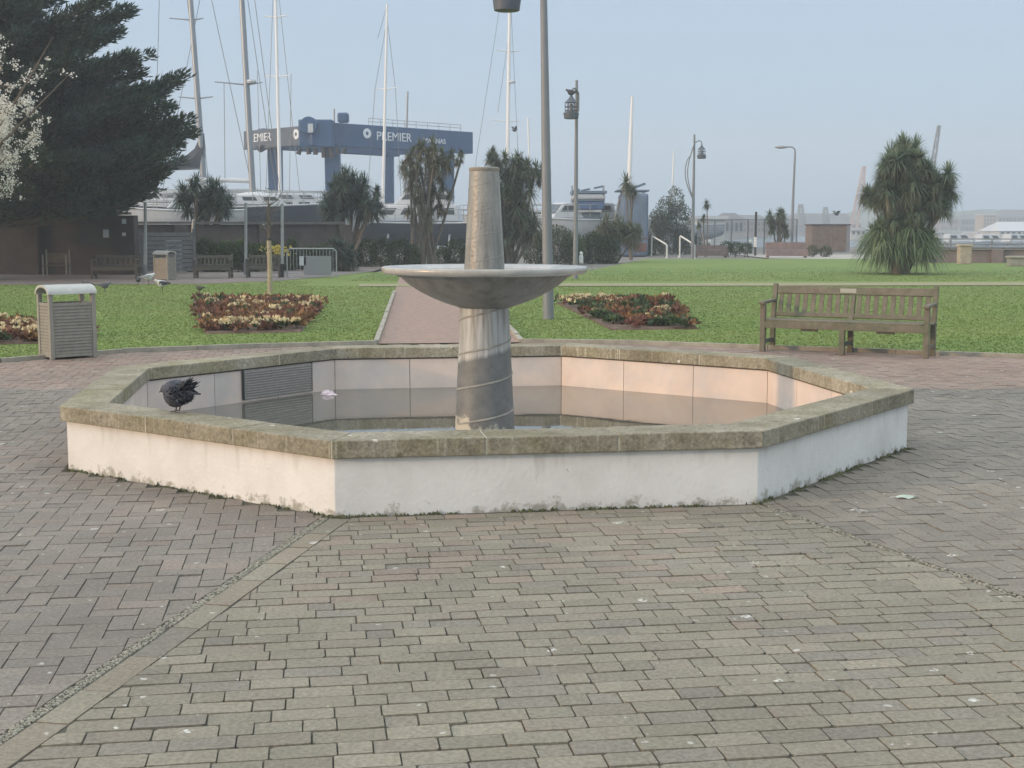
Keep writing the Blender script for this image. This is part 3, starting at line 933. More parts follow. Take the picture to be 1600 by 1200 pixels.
helix(MB(), rc, .08, zb, .275, R(-150), .009, .007).build('spiral_ridge', mat('ridge_mortar', (.30, .29, .25), .8, var=.25, scale=14), colm, smooth=True)
M_stone = mat('bowl_stone', (.205, .195, .172), .55, var=.12, scale=6, bump=.15, bscale=60, tint2=(.125, .118, .095), mix_scale=1.0, stretch=(9, 9, .9), thr=(.45, .68))
zr0, zr1 = 1.246, 1.306                      # rim
prof = [(.20, zb - .012), (.235, zb + .002), (.30, zb + .022), (.40, zb + .062), (.50, zb + .112), (.59, zb + .170), (.655, zb + .226), (.682, zr0 - .012), (.690, zr0 + .004), (.60, zr1 - .045), (.3, zr1 - .08)]
rim = [(.672, zr0 + .004), (.70, zr0), (.780, zr0 + .006), (.797, zr0 + .016), (.803, zr0 + .030), (.803, zr1 - .008), (.796, zr1), (.74, zr1 - .003), (.68, zr1 - .012), (.62, zr1 - .034)]
MB().lathe(prof, 96).build('bowl', M_stone, fountain, smooth=True, angle=50)
MB().lathe(rim, 96, cap0=False, cap1=False).build('bowl_rim', mat('rim_stone', (.40, .385, .345), .24, var=.14, scale=5, bump=.1, bscale=50, tint2=(.31, .30, .27), mix_scale=3), fountain, smooth=True, angle=60)
MB().lathe([(.001, zr1 - .028), (.66, zr1 - .028)], 64, cap0=False, cap1=False).build('bowl_water', mat('bowl_water', (.05, .055, .05), .05, spec=.8), fountain)
zt = zat(262, FC.y)
rk = lambda z: .160 + (.113 - .160) * (z - (zr1 - .05)) / (zt - zr1 + .05)
M_cone = mat('cone_stone', (.27, .262, .232), .34, var=.16, scale=5, bump=.25, bscale=45, tint2=(.175, .170, .150), mix_scale=1.0, stretch=(16, 16, 1.1), thr=(.46, .66), spec=.5)
cone = MB().lathe([(rk(z), z) for z in np.linspace(zr1 - .05, zt, 10)] + [(.085, zt), (.08, zt - .03)], 48).build('upper_cone', M_cone, fountain, smooth=True)
helix(MB(), rk, zr1, zt - .02, .195, R(170), .004, .0022).build('spiral_ridge', mat('cone_ridge', (.275, .266, .235), .4, var=.15, scale=9), cone, smooth=True)
MB().lathe([(rk(zt - .03) + .001, zt - .028), (rk(zt) + .006, zt - .022), (rk(zt) + .006, zt - .002), (rk(zt) - .008, zt + .003)], 48, cap0=False, cap1=False).build('top_band', mat('cone_band', (.235, .215, .175), .5, var=.2, scale=10), cone, smooth=True)
# still water
def water_mat(name, base, rough, bs, bd, ior=1.5):
    m = bpy.data.materials.new(name); m.use_nodes = True
    nt = m.node_tree; L = nt.links.new; p = nt.nodes['Principled BSDF']
    p.inputs['Base Color'].default_value = (*base, 1); p.inputs['Roughness'].default_value = rough; p.inputs['IOR'].default_value = ior
    p.inputs['Specular IOR Level'].default_value = .5
    tc = NN(nt, 'ShaderNodeTexCoord')
    n = NN(nt, 'ShaderNodeTexNoise', Scale=bs, Detail=4.0); L(tc.outputs['Object'], n.inputs['Vector'])
    b = NN(nt, 'ShaderNodeBump'); b.inputs['Strength'].default_value = .5; b.inputs['Distance'].default_value = bd
    L(n.outputs['Fac'], b.inputs['Height']); L(b.outputs[0], p.inputs['Normal'])
    return m
w = MB().add([oct_v(RT - .002, i, ZWATER) for i in range(8)], [tuple(range(8))]).build('basin_water', water_mat('basin_water', (.105, .102, .084), .025, 3.0, .0015, 3.6))
struct(w)
# moss along the foot of the wall
mv, mf = [], []
for i in (0, 1, 7):
    a, b = oct_v(RW + .004, i), oct_v(RW + .004, i + 1)
    e = (b - a).normalized(); nn = Vector((e.y, -e.x, 0))
    L_ = (b - a).length
    for k in range(420):
        t = random.random() * L_
        if math.sin(t * 5 + i * 2) + math.sin(t * 13.1 + i) < random.uniform(-1.2, 1.4): continue
        c = a + e * t + nn * abs(random.gauss(0, .014))
        r = random.uniform(.005, .016); hh = random.uniform(.004, .014) * (2 if random.random() < .06 else 1)
        o = len(mv)
        for s in range(5):
            q = 2 * math.pi * s / 5
            mv.append((c.x + math.cos(q) * r * random.uniform(.6, 1.4), c.y + math.sin(q) * r * random.uniform(.6, 1.4), -.004))
        mv.append((c.x + random.gauss(0, r * .4), c.y + random.gauss(0, r * .4), hh))
        for s in range(5): mf.append((o + s, o + (s + 1) % 5, o + 5))
mm = bpy.data.meshes.new('moss'); mm.from_pydata(mv, [], mf); mm.materials.append(mat('moss', (.075, .080, .035), .95, island=.5))
o = bpy.data.objects.new('moss', mm); col.objects.link(o); struct(o, 'stuff'); o['label'] = 'moss and weeds along the foot of the basin wall'

# ================================================================== TREES AND PLANTS
M_bark = mat('bark', (.11, .085, .065), .95, var=.35, scale=6, bump=.6, bscale=14)
M_cypress = mat('cypress_foliage', (.030, .060, .050), .75, island=.55, transl=.2, spec=.2, tint2=(.050, .070, .040), mix_scale=.55)
M_cord = mat('sword_leaves', (.078, .115, .068), .55, island=.45, transl=.2, spec=.35, tint2=(.10, .125, .06), mix_scale=1.2)
M_cordd = mat('dark_sword_leaves', (.046, .076, .052), .55, island=.45, transl=.2, spec=.35)
M_dead = mat('dry_leaves', (.135, .12, .075), .85, island=.4, transl=.15)
M_ctrunk = mat('pale_ringed_trunk', (.15, .13, .10), .95, var=.3, scale=9, bump=.5, bscale=22)
M_hedge = mat('hedge_leaves', (.042, .068, .030), .65, island=.5, transl=.2, spec=.3, tint2=(.070, .095, .035), mix_scale=1.3)
M_shrub = mat('olive_shrub_leaves', (.098, .122, .064), .65, island=.5, transl=.2, spec=.3, tint2=(.11, .115, .06), mix_scale=1.0)
M_grey_shrub = mat('grey_shrub_leaves', (.115, .120, .075), .7, island=.45, transl=.25, spec=.2)

def unit(n):
    v = rng.normal(size=(n, 3)); return v / np.linalg.norm(v, axis=1, keepdims=True)
def leaf_quads(C, D, ln, wd):
    """diamond leaves: centre base C, direction D, length and width arrays"""
    n = len(C)
    S = np.cross(D, unit(n)); S /= np.linalg.norm(S, axis=1, keepdims=True) + 1e-9
    ln = np.asarray(ln)[:, None] * np.ones((n, 1)); wd = np.asarray(wd)[:, None] * np.ones((n, 1))
    up = np.cross(S, D) * (rng.normal(0, .08, (n, 1)) * ln)
    V = np.stack([C, C + D * ln * .45 + S * wd * .5 + up, C + D * ln, C + D * ln * .45 - S * wd * .5 + up], 1)
    return V.reshape(-1, 3), np.arange(n * 4).reshape(n, 4)
def blob_points(blobs, n, shell=.45):
    """points in the outer part of a set of ellipsoids (x, y, z, rx, ry, rz); returns points and outward directions"""
    b = np.array(blobs, dtype=float)
    vol = (b[:, 3] * b[:, 4] * b[:, 5]) ** .72
    idx = rng.choice(len(b), n, p=vol / vol.sum())
    d = unit(n)
    r = (1 - shell * rng.random(n) ** 1.4)[:, None]
    return b[idx, :3] + d * b[idx, 3:] * r, d
def skeleton_tubes(mb, base, tips, r0, r1, n=7, sag=0.0):
    for t in tips:
        base_, t = Vector(base), Vector(t)
        pts, rad = [], []
        off = Vector((random.uniform(-1, 1), random.uniform(-1, 1), 0)) * (t - base_).length * .07
        for i in range(6):
            f = i / 5
            p = base_.lerp(t, f) + off * math.sin(f * math.pi) - Vector((0, 0, sag * math.sin(f * math.pi)))
            pts.append(p); rad.append(r0 + (r1 - r0) * f)
        mb.tube(pts, rad, n)
    return mb

# ---- the big conifer on the left
YT = 41.5
tb = at(-45, 430, YT); tb.z = 0
cyp = thing('conifer_tree', 'huge dark green conifer overhanging the brick wall at the left', 'tree', tb)
m1 = mpp(YT)
def T(px, py, dy=0.0):
    p = at(px, py, YT); return Vector((p.x - tb.x, dy, p.z))
trk = MB().tube([(0, 0, -.1), (.05, 0, 1.5), (-.05, .1, 4), (.1, 0, 7), (0, 0, 10.5), (.1, 0, 13.5)], [.55, .46, .40, .32, .2, .05], 14)
boughs = []
# boughs: (pixel tip, depth offset) with clumps strung along each; upper ones point up and out
TIPS = [(205, 15, 0), (225, 82, .5), (212, 140, -.6), (180, 60, -1.4), (288, 118, .2), (278, 165, -.5), (298, 205, .3), (262, 245, -.9), (232, 290, .4), (205, 318, -.4), (245, 185, 1.2),
        (150, -40, 0), (165, 100, -2.2), (120, 200, -3.2), (170, 250, -2.8), (100, 300, -3.2), (60, 120, -3.0), (20, 220, -3.4), (150, 325, -1.6), (60, 320, -3.0), (190, 180, -2.2), (90, 30, -2.0),
        (120, -110, 0), (40, -140, -1), (-60, 50, -1.5), (-90, 180, -1.5), (-110, 290, -1.2), (-60, 310, -2.6), (-20, -60, -1.5), (110, 345, -1.0), (0, 350, -2.2), (225, 215, 2.2), (150, 150, 2.6), (120, 270, 2.8), (20, 60, 2.6), (-40, 200, 2.6),
        (195, 48, -.5), (210, 108, .8), (262, 140, .0), (285, 185, .6), (285, 225, -.2), (248, 268, .5), (235, 225, -1.4), (240, 160, -1.0), (200, 255, -2.2), (180, 10, -1.2), (120, 130, -3.2), (70, 180, -3.4), (130, 250, -3.4), (90, 70, -2.8), (60, 20, -2.6), (30, 290, -3.4), (185, 300, -1.8), (160, 200, 2.4), (100, 120, 2.8), (60, 240, 2.8), (70, 345, -1.8), (150, 338, -.4), (30, 340, -2.8), (-20, 335, -2.5), (-70, 345, -1.5), (10, 150, -3.5), (-30, 100, -3), (0, 20, -2.8),
        (230, 240, 4.2), (180, 290, 4.6), (120, 310, 4.8), (60, 300, 4.6), (0, 310, 4.8), (-60, 290, 4.4), (-140, 300, 3.5), (200, 120, 4.2), (140, 180, 4.6), (80, 160, 4.8), (10, 140, 4.8), (-80, 160, 4.6), (150, 60, 4.0), (90, 80, 4.4), (40, 230, 5), (-180, 240, 0), (-220, 300, -2), (-200, 320, 2.5), (-160, 150, 2), (-130, 60, 2)]
P_, D_ = [], []
for (px, py, dy) in TIPS:
    tip = T(px, py, dy)
    z0 = max(1.8, min(12.5, tip.z - .22 * math.hypot(tip.x, tip.y) - .3))
    s = Vector((0, 0, z0))
    mid = s.lerp(tip, .55) - Vector((0, 0, .05 * (tip - s).length))
    trk.tube([s, s.lerp(mid, .6), mid, mid.lerp(tip, .6), mid.lerp(tip, .92)], [.15, .11, .08, .05, .02], 7)
    ax = (tip - s); ln = ax.length; ax.normalize()
    k = int(10 + ln * 5)
    for i in range(k):
        f = .22 + .78 * (i + random.random()) / k
        c = s.lerp(mid, f / .55) if f < .55 else mid.lerp(tip, (f - .55) / .45)
        if f > .35 and random.random() < .30: continue
        rr = (1.0 - .70 * f) * random.uniform(.65, 1.15)
        n = int(210 * (rr / .6) ** 1.4)
        d = unit(n)
        pts = np.array(c) + d * np.array((rr, rr, rr * .62)) * (rng.random(n) ** .45)[:, None]
        dd = d * .55 + np.array(ax) * .8 + np.array((0, 0, .30)) + rng.normal(0, .25, (n, 3))
        P_.append(pts); D_.append(dd / np.linalg.norm(dd, axis=1, keepdims=True))
P_, D_ = np.concatenate(P_), np.concatenate(D_)
keep = P_[:, 2] > 1.95
P_, D_ = P_[keep], D_[keep]
V, F = leaf_quads(P_, D_, rng.uniform(.11, .28, len(P_)), rng.uniform(.035, .075, len(P_)))
trk.build('trunk', M_bark, cyp, smooth=True)
quick('crown', V, F, M_cypress, cyp)
print('cypress leaves', len(P_))

# ---- blossom tree in front of it, at the frame's edge
YB = 27.0
bb = at(-95, 480, YB); bb.z = 0
blo = thing('blossom_tree', 'tree covered in cream blossom at the left edge, in front of the conifer', 'tree', bb)
def TB(px, py, dy=0):
    p = at(px, py, YB); return Vector((p.x - bb.x, dy, p.z))
tr = MB().tube([(0, 0, -.1), (.03, 0, .8), (.1, 0, 1.7)], [.16, .13, .11], 10)
bt = [(112, 112, 0), (78, 55, .2), (48, 150, -.5), (60, 205, .1), (30, 240, -.4), (15, 290, .3), (-10, 40, .3), (20, 90, -.4), (-60, 20, 0), (-120, 80, -.3), (-180, 180, 0), (-60, 160, -.8), (10, 190, .6), (-100, -20, .3), (50, 95, .4)]
PB, NB_ = [], []
for px, py, dy in bt:
    tip = TB(px, py, dy)
    s = Vector((.1, 0, 1.7))
    mid = s.lerp(tip, .5) + Vector((random.uniform(-.15, .15), random.uniform(-.15, .15), .12))
    tr.tube([s, s.lerp(mid, .5), mid, mid.lerp(tip, .5), tip], [.06, .045, .03, .018, .006], 6)
    for k in range(7 if px < 70 else 3):
        f = random.uniform(.35, .95) if px < 70 else random.uniform(.35, .75)
        c = (s.lerp(mid, f * 2) if f < .5 else mid.lerp(tip, f * 2 - 1))
        tw = c + Vector((random.gauss(0, .25), random.gauss(0, .25), random.gauss(.1, .22)))
        tr.tube([c, c.lerp(tw, .5) + Vector((0, 0, .02)), tw], [.012, .008, .003], 4)
        for q in range(10):
            cc = c.lerp(tw, random.random()) + Vector((random.gauss(0, .05), random.gauss(0, .05), random.gauss(0, .05)))
            n = 14
            PB.append(np.array(cc) + rng.normal(0, .040, (n, 3))); NB_.append(unit(n))
    thin = .12 if px > 70 else 1.0
    for k in range(int(26 * thin)):
        f = random.uniform(.4, 1)
        c = (s.lerp(mid, f * 2) if f < .5 else mid.lerp(tip, f * 2 - 1)) + Vector((random.gauss(0, .14), random.gauss(0, .14), random.gauss(0, .14)))
        n = 12
        PB.append(np.array(c) + rng.normal(0, .035, (n, 3))); NB_.append(unit(n))
tr.build('trunk', mat('cherry_bark', (.13, .10, .08), .8, var=.3, scale=12), blo, smooth=True)
PB, NB_ = np.concatenate(PB), np.concatenate(NB_)
V, F = leaf_quads(PB, NB_, rng.uniform(.028, .055, len(PB)), rng.uniform(.026, .046, len(PB)))
quick('blossom', V, F, mat('cream_petals', (.80, .78, .73), .8, island=.25, transl=.3, tint2=(.70, .65, .58), mix_scale=3), blo)
n = 1600
i = rng.choice(len(PB), n)
V, F = leaf_quads(PB[i] + rng.normal(0, .08, (n, 3)), unit(n), rng.uniform(.03, .06, n), rng.uniform(.015, .03, n))
quick('young_leaves', V, F, mat('bronze_leaves', (.14, .12, .06), .7, island=.4, transl=.3), blo)

# ---- sword-leaved plants (cabbage palms, yuccas)
def rosette(C, r, n, droop=.5, up=.35, w=.05, lo_=-.5):
    """arching strap leaves bursting from point C"""
    C = np.array(C)
    az = rng.uniform(0, 2 * np.pi, n)
    el = np.arcsin(np.clip(rng.uniform(lo_, 1, n), -1, 1))
    d = np.stack([np.cos(az) * np.cos(el), np.sin(az) * np.cos(el), np.sin(el)], 1)
    L_ = r * rng.uniform(.7, 1.1, n)
    side_ = np.stack([-np.sin(az), np.cos(az), np.zeros(n)], 1)
    ts = np.array([0, .35, .7, 1.0]); ww = np.array([.75, 1.0, .7, .06])
    V = np.zeros((n, 4, 2, 3))
    dr = droop * rng.uniform(.5, 1.5, n) * L_
    for k, t in enumerate(ts):
        p = C + d * (L_ * t)[:, None]
        p[:, 2] -= dr * t * t * np.cos(el)
        V[:, k, 0] = p - side_ * (w * ww[k] * rng.uniform(.8, 1.1, n))[:, None] / 2
        V[:, k, 1] = p + side_ * (w * ww[k] * rng.uniform(.8, 1.1, n))[:, None] / 2
    base = np.arange(n)[:, None, None] * 8
    q = np.array([[0, 1, 3, 2], [2, 3, 5, 4], [4, 5, 7, 6]])[None]
    return V.reshape(-1, 3), (base + q).reshape(-1, 4)
class Leaves:
    def __init__(s): s.V = []; s.F = []; s.n = 0
    def add(s, VF):
        V, F = VF
        s.V.append(V); s.F.append(F + s.n); s.n += len(V)
    def build(s, name, m, parent):
        return quick(name, np.concatenate(s.V), np.concatenate(s.F), m, parent)
def sword_plant(name, label, base_px, Y, heads, stems, leafm=M_cord, skirt=True, trunk_r=.08, w=.05, group=None, nleaf=90, deadf=.5):
    """heads: (px, py, radius px, dy); stems: (foot px offset) or None"""
    b = at(base_px, 400, Y); b.z = 0
    t = thing(name, label, 'palm' if name == 'cabbage_palm' else 'plant', b, group=group)
    nleaf *= 1.5; w *= 1.2
    L_, Dd = Leaves(), Leaves()
    tr = MB()
    m = mpp(Y)
    for k, (px, py, rp, dy) in enumerate(heads):
        p = at(px, py, Y); c = Vector((p.x - b.x, dy, p.z))
        r = rp * m
        L_.add(rosette(c, r, int(nleaf), droop=.30, w=w, lo_=-.80))
        if skirt:
            Dd.add(rosette(c - Vector((0, 0, r * .12)), r * .85, int(nleaf * deadf), droop=1.0, w=w * .8, lo_=-.95))
        foot = stems[k] if stems else 0
        if foot is not None:
            f = Vector((foot * m, dy * .3, -.05))
            mid = f.lerp(c, .55) + Vector((random.uniform(-.5, .5) * .15, 0, 0))
            tr.tube([f, f.lerp(mid, .5), mid, mid.lerp(c, .6), c], [trunk_r * 1.3, trunk_r, trunk_r * .85, trunk_r * .8, trunk_r * .8], 8)
    if tr.v: tr.build('trunk', M_ctrunk, t, smooth=True)
    L_.build('crown', leafm, t)
    if skirt: Dd.build('dead_leaves', M_dead, t)
    return t
def dome(px, py, rx, ry, n, rp, dy=.8):
    """heads filling a rounded crown"""
    out = []
    for k in range(n):
        a = 2.399963 * k; q = math.sqrt((k + .5) / n)
        jx, jy = random.uniform(-.12, .12), random.uniform(-.12, .12)
        out.append((px + rx * (q * math.cos(a) + jx), py + ry * (q * math.sin(a) + jy), rp * random.uniform(.8, 1.2), random.uniform(-dy, dy)))
    return out
def stems_for(heads, every, spread):
    return [(random.uniform(-spread, spread) if k % every == 0 else None) for k in range(len(heads))]
def palm(name, label, base_px, Y, crowns, every=3, spread=6, **kw):
    hd = [h for c in crowns for h in dome(*c)]
    return sword_plant(name, label, base_px, Y, hd, stems_for(hd, every, spread), **kw)
palm('cabbage_palm', 'small round-headed cabbage palm behind the benches, in front of the boats', 308, 52,
     [(318, 308, 38, 22, 20, 26), (345, 322, 18, 14, 6, 22)], 5, 4, leafm=M_cordd, skirt=False, nleaf=70, w=.04, trunk_r=.08)
palm('cabbage_palm', 'dense dome-shaped cabbage palm in front of the travel hoist', 545, 56,
     [(544, 293, 28, 22, 18, 24), (522, 325, 22, 16, 9, 22), (572, 322, 20, 17, 9, 22), (588, 300, 4, 4, 1, 14)], 4, 9, leafm=M_cordd, nleaf=75, w=.04, deadf=.12, trunk_r=.08)
sword_plant('yucca_clump', 'dark spiky clump beside the steel barrier', 535, 50, dome(535, 398, 16, 16, 9, 22, .5), [0, None, None, -6, None, 6, None, None, None], M_cordd, nleaf=90, w=.045, deadf=.3)
palm('cabbage_palm', 'tall shaggy multi-stemmed cabbage palm left of the fountain cone', 664, 58,
     [(662, 240, 26, 20, 11, 17), (690, 250, 22, 18, 7, 16), (640, 262, 12, 18, 5, 14), (664, 285, 32, 24, 12, 16), (680, 315, 26, 26, 8, 15), (650, 330, 14, 24, 5, 13), (718, 248, 5, 14, 3, 9)], 3, 24,
     leafm=M_shrub, nleaf=46, w=.034, deadf=.9, trunk_r=.06)
palm('cabbage_palm', 'bushy cabbage palm with several crowns, behind the fountain cone', 795, 60,
     [(768, 244, 10, 8, 4, 17), (800, 262, 30, 20, 14, 20), (834, 270, 22, 16, 8, 17), (800, 305, 30, 26, 16, 21), (812, 350, 28, 30, 16, 22), (780, 350, 22, 32, 10, 20), (742, 305, 7, 18, 4, 13)], 5, 10,
     leafm=M_cord, nleaf=62, w=.04, deadf=.35, trunk_r=.07)
palm('yucca_clump', 'broad clump of fine arching leaves on pale stems, before the blue covered boats', 962, 64,
     [(960, 356, 24, 12, 12, 20), (984, 364, 16, 14, 6, 18), (940, 370, 14, 12, 5, 16)], 3, 20, leafm=M_shrub, nleaf=60, w=.035, deadf=.6, trunk_r=.045)
sword_plant('cabbage_palm', 'single small palm head on a thin stem above the blue covered boat', 985, 70, [(978, 284, 20, 0), (990, 298, 15, .2), (984, 296, 14, -.2)], [0, 2, 1], M_cord, nleaf=64, w=.045, trunk_r=.05, deadf=.5)
palm('cabbage_palm', 'small drooping cabbage palm in front of the harbour fence', 1215, 82, [(1214, 338, 12, 10, 6, 12), (1208, 354, 8, 8, 3, 10), (1224, 356, 9, 10, 4, 11)], 3, 3, leafm=M_cord, nleaf=70, w=.05, trunk_r=.06, deadf=.4)
sword_plant('cabbage_palm', 'wispy thin palm right of the curved lamp post', 1104, 78, [(1104, 318, 11, 0), (1100, 340, 9, .2), (1092, 352, 7, 0)], [0, 0, -2], M_cord, nleaf=45, w=.05, trunk_r=.04, deadf=.4)
# the large one on the right: an upper crown in two lobes over a grassy skirt
bp = palm('cabbage_palm', 'large solitary cabbage palm with a grassy skirt on the right lawn', 1408, 47,
     [(1420, 238, 18, 16, 8, 26), (1408, 268, 36, 24, 16, 28), (1392, 296, 26, 20, 10, 25), (1464, 292, 20, 22, 12, 25), (1374, 304, 12, 14, 5, 22), (1458, 318, 14, 12, 5, 20), (1430, 302, 30, 20, 10, 27), (1446, 318, 14, 10, 4, 20), (1416, 325, 26, 14, 10, 24), (1408, 345, 24, 10, 6, 20)], 6, 10,
     leafm=mat('large_palm_leaves', (.165, .220, .145), .55, island=.45, transl=.4, tint2=(.15, .18, .10), mix_scale=1.2), nleaf=150, w=.036, deadf=.22, trunk_r=.10)
def tussock(parent, px, py, rx, ry, Y, n, rp, m, name='skirt'):
    L_ = Leaves(); mm = mpp(Y)
    for (hx, hy, hr, dy) in dome(px, py, rx, ry, n, rp, 1.0):
        p = at(hx, hy, Y)
        L_.add(rosette((p.x - parent.location.x, dy, max(.25, p.z)), hr * mm, 80, droop=1.0, w=.042, lo_=.05))
    return L_.build(name, m, parent)
tussock(bp, 1405, 374, 44, 22, 47, 72, 40, mat('grassy_skirt', (.150, .215, .100), .6, island=.5, transl=.35, tint2=(.16, .195, .09), mix_scale=1.5))

# ---- hedges and shrubs
def shrub(name, label, blobs_px, Y, n, m, leaf=.10, group=None, ry=1.0, stems=True):
    px0 = sum(b[0] for b in blobs_px) / len(blobs_px)
    b0 = at(px0, 400, Y); b0.z = 0
    t = thing(name, label, 'hedge' if name == 'hedge' else 'shrub', b0, group=group)
    mm = mpp(Y)
    bl = []
    for (px, py, rx, rz) in blobs_px:
        p = at(px, py, Y); bl.append((p.x - b0.x, random.uniform(-.2, .2), p.z, rx * mm, rx * mm * ry, rz * mm))
    C, D = blob_points(bl, n, .5)
    D = D + rng.normal(0, .5, D.shape); D[:, 2] += .25; D /= np.linalg.norm(D, axis=1, keepdims=True)
    k = C[:, 2] > .0
    C, D = C[k], D[k]
    V, F = leaf_quads(C, D, rng.uniform(.6, 1.3, len(C)) * leaf, rng.uniform(.35, .6, len(C)) * leaf)
    quick('foliage', V, F, m, t)
    if stems:
        for b in bl:
            for q in range(2):
                mb = MB(); mb.tube([(b[0] + random.uniform(-.15, .15), b[1], -.05), (b[0] + random.uniform(-.2, .2), b[1], b[2] * .6), (b[0] + random.uniform(-.5, .5) * b[3], b[1] + random.uniform(-.3, .3) * b[4], b[2] + b[5] * .4)], [.03, .022, .01], 5)
                mb.build('stem', M_bark, t)
    return t
shrub('hedge', 'clipped dark hedge left of the tall shaggy palm', [(572, 398, 16, 24), (598, 396, 18, 24), (626, 397, 18, 24), (645, 402, 12, 20), (556, 406, 10, 20)], 56, 9000, M_hedge)
shrub('hedge', 'low dark hedge between the tall palm and the fountain cone', [(712, 398, 18, 24), (738, 400, 16, 22), (692, 404, 12, 18)], 60, 6000, M_hedge)
shrub('shrub', 'rounded grey-green shrub behind the near lamp post', [(868, 386, 34, 34), (840, 392, 24, 30), (896, 392, 20, 28)], 62, 10000, M_shrub)
shrub('shrub', 'dark green shrub right of the lantern post with the pigeon', [(925, 392, 24, 28), (950, 394, 20, 24), (912, 398, 14, 20)], 63, 7000, M_hedge)
shrub('shrub', 'low dark shrub below the right blue covered boat', [(1002, 388, 22, 22), (1024, 390, 16, 18), (982, 392, 14, 16)], 82, 5000, M_hedge)
shrub('tall_shrub', 'tall dark feathery shrub beside the curved lamp post', [(1055, 318, 14, 26), (1040, 330, 16, 22), (1058, 345, 24, 30), (1048, 372, 30, 26), (1072, 380, 22, 20), (1085, 385, 14, 14)], 86, 9000, mat('feathery_leaves', (.060, .082, .055), .7, island=.5, transl=.2, tint2=(.09, .11, .06)), leaf=.13)
shrub('tall_shrub', 'lighter ragged shrub left of the tall feathery one', [(1026, 345, 12, 18), (1022, 362, 16, 22), (1034, 350, 10, 20)], 85, 2600, M_grey_shrub, leaf=.13)
shrub('shrub', 'low green shrub between the two pinkish benches', [(1150, 388, 12, 9), (1166, 388, 10, 8), (1135, 386, 10, 9)], 77, 1800, M_hedge)
shrub('shrub', 'small dry shrub at the foot of the brown timber box', [(1270, 392, 9, 8), (1290, 393, 10, 8)], 76, 1200, M_grey_shrub)
shrub('shrub', 'leafy green shrub behind the left benches', [(352, 400, 18, 22), (338, 408, 14, 18), (300, 405, 12, 18)], 49, 4500, mat('bright_shrub', (.055, .095, .028), .6, island=.45, transl=.25), leaf=.12)
shrub('shrub', 'green shrub behind the bench next to the staked sapling', [(378, 398, 16, 22), (405, 402, 16, 20), (392, 408, 14, 18)], 49.6, 4500, mat('bright_shrub', (.055, .095, .028)), leaf=.12)
shrub('shrub', 'dense dark shrub between the electric cabinet and the leafy bench shrub', [(318, 398, 16, 24), (330, 402, 14, 22), (300, 400, 10, 22)], 49.0, 5000, M_hedge, leaf=.12)
shrub('shrub', 'dark evergreen shrub behind the sapling, left of the barrier', [(425, 400, 15, 22), (445, 404, 14, 18), (455, 398, 10, 24)], 50.4, 4500, M_hedge, leaf=.12)
shrub('shrub', 'dark shrub behind the crowd barrier', [(480, 405, 18, 18), (505, 402, 16, 20)], 51.5, 4500, M_hedge, leaf=.12)
# daffodils
dp = at(434, 398, 48); dp.z = 0
daff = thing('daffodil_clump', 'clump of yellow daffodils behind the sapling', 'flowers', dp)
L_ = Leaves()
for k in range(22): L_.add(rosette((random.gauss(0, .16), random.gauss(0, .12), .25), .45, 14, droop=.3, w=.02, lo_=.3))
L_.build('leaves', M_hedge, daff)
n = 260
V, F = leaf_quads(np.stack([rng.normal(0, .2, n), rng.normal(0, .14, n), rng.uniform(.65, 1.0, n)], 1), unit(n), rng.uniform(.05, .09, n), rng.uniform(.05, .08, n))
struct(quick('flower', V, F, mat('daffodil_yellow', (.65, .52, .10), .6, island=.2, transl=.3), daff), 'stuff')

# ---- sapling with a sleeve on the lawn
sb = gp(422, 456)
sap = thing('sapling', 'young bare sapling tied in a pale timber sleeve on the left lawn', 'tree', sb)
ms = mpp(sb.y)
MB().tube([(0, 0, -.05), (.01, 0, .7), (0, 0, 1.32)], [.065, .062, .058], 10).build('sleeve', mat('sleeve_timber', (.34, .28, .19), .8, var=.25, scale=12), sap, smooth=True)
tr = MB().tube([(0, 0, 1.25), (.01, 0, 1.8), (.0, 0, 2.35)], [.035, .028, .012], 7)
for k in range(20):
    z = random.uniform(1.5, 2.3); a = random.uniform(0, 6.28); l = random.uniform(.2, .5)
    tr.tube([(0, 0, z), (math.cos(a) * l * .6, math.sin(a) * l * .6, z + l * .35), (math.cos(a) * l, math.sin(a) * l, z + l * .8)], [.012, .008, .003], 4)
tr.build('trunk', M_bark, sap)
n = 160
V, F = leaf_quads(np.stack([rng.normal(0, .22, n), rng.normal(0, .22, n), rng.uniform(1.6, 2.6, n)], 1), unit(n), rng.uniform(.03, .06, n), rng.uniform(.02, .03, n))
struct(quick('buds', V, F, mat('bright_shrub', (.055, .095, .028)), sap), 'stuff')
MB().lathe([(.064, 1.30), (.07, 1.30), (.07, 1.36), (.055, 1.36)], 12, cap0=False, cap1=False).build('tie', mat('black_rubber', (.02, .02, .02), .6), sap)

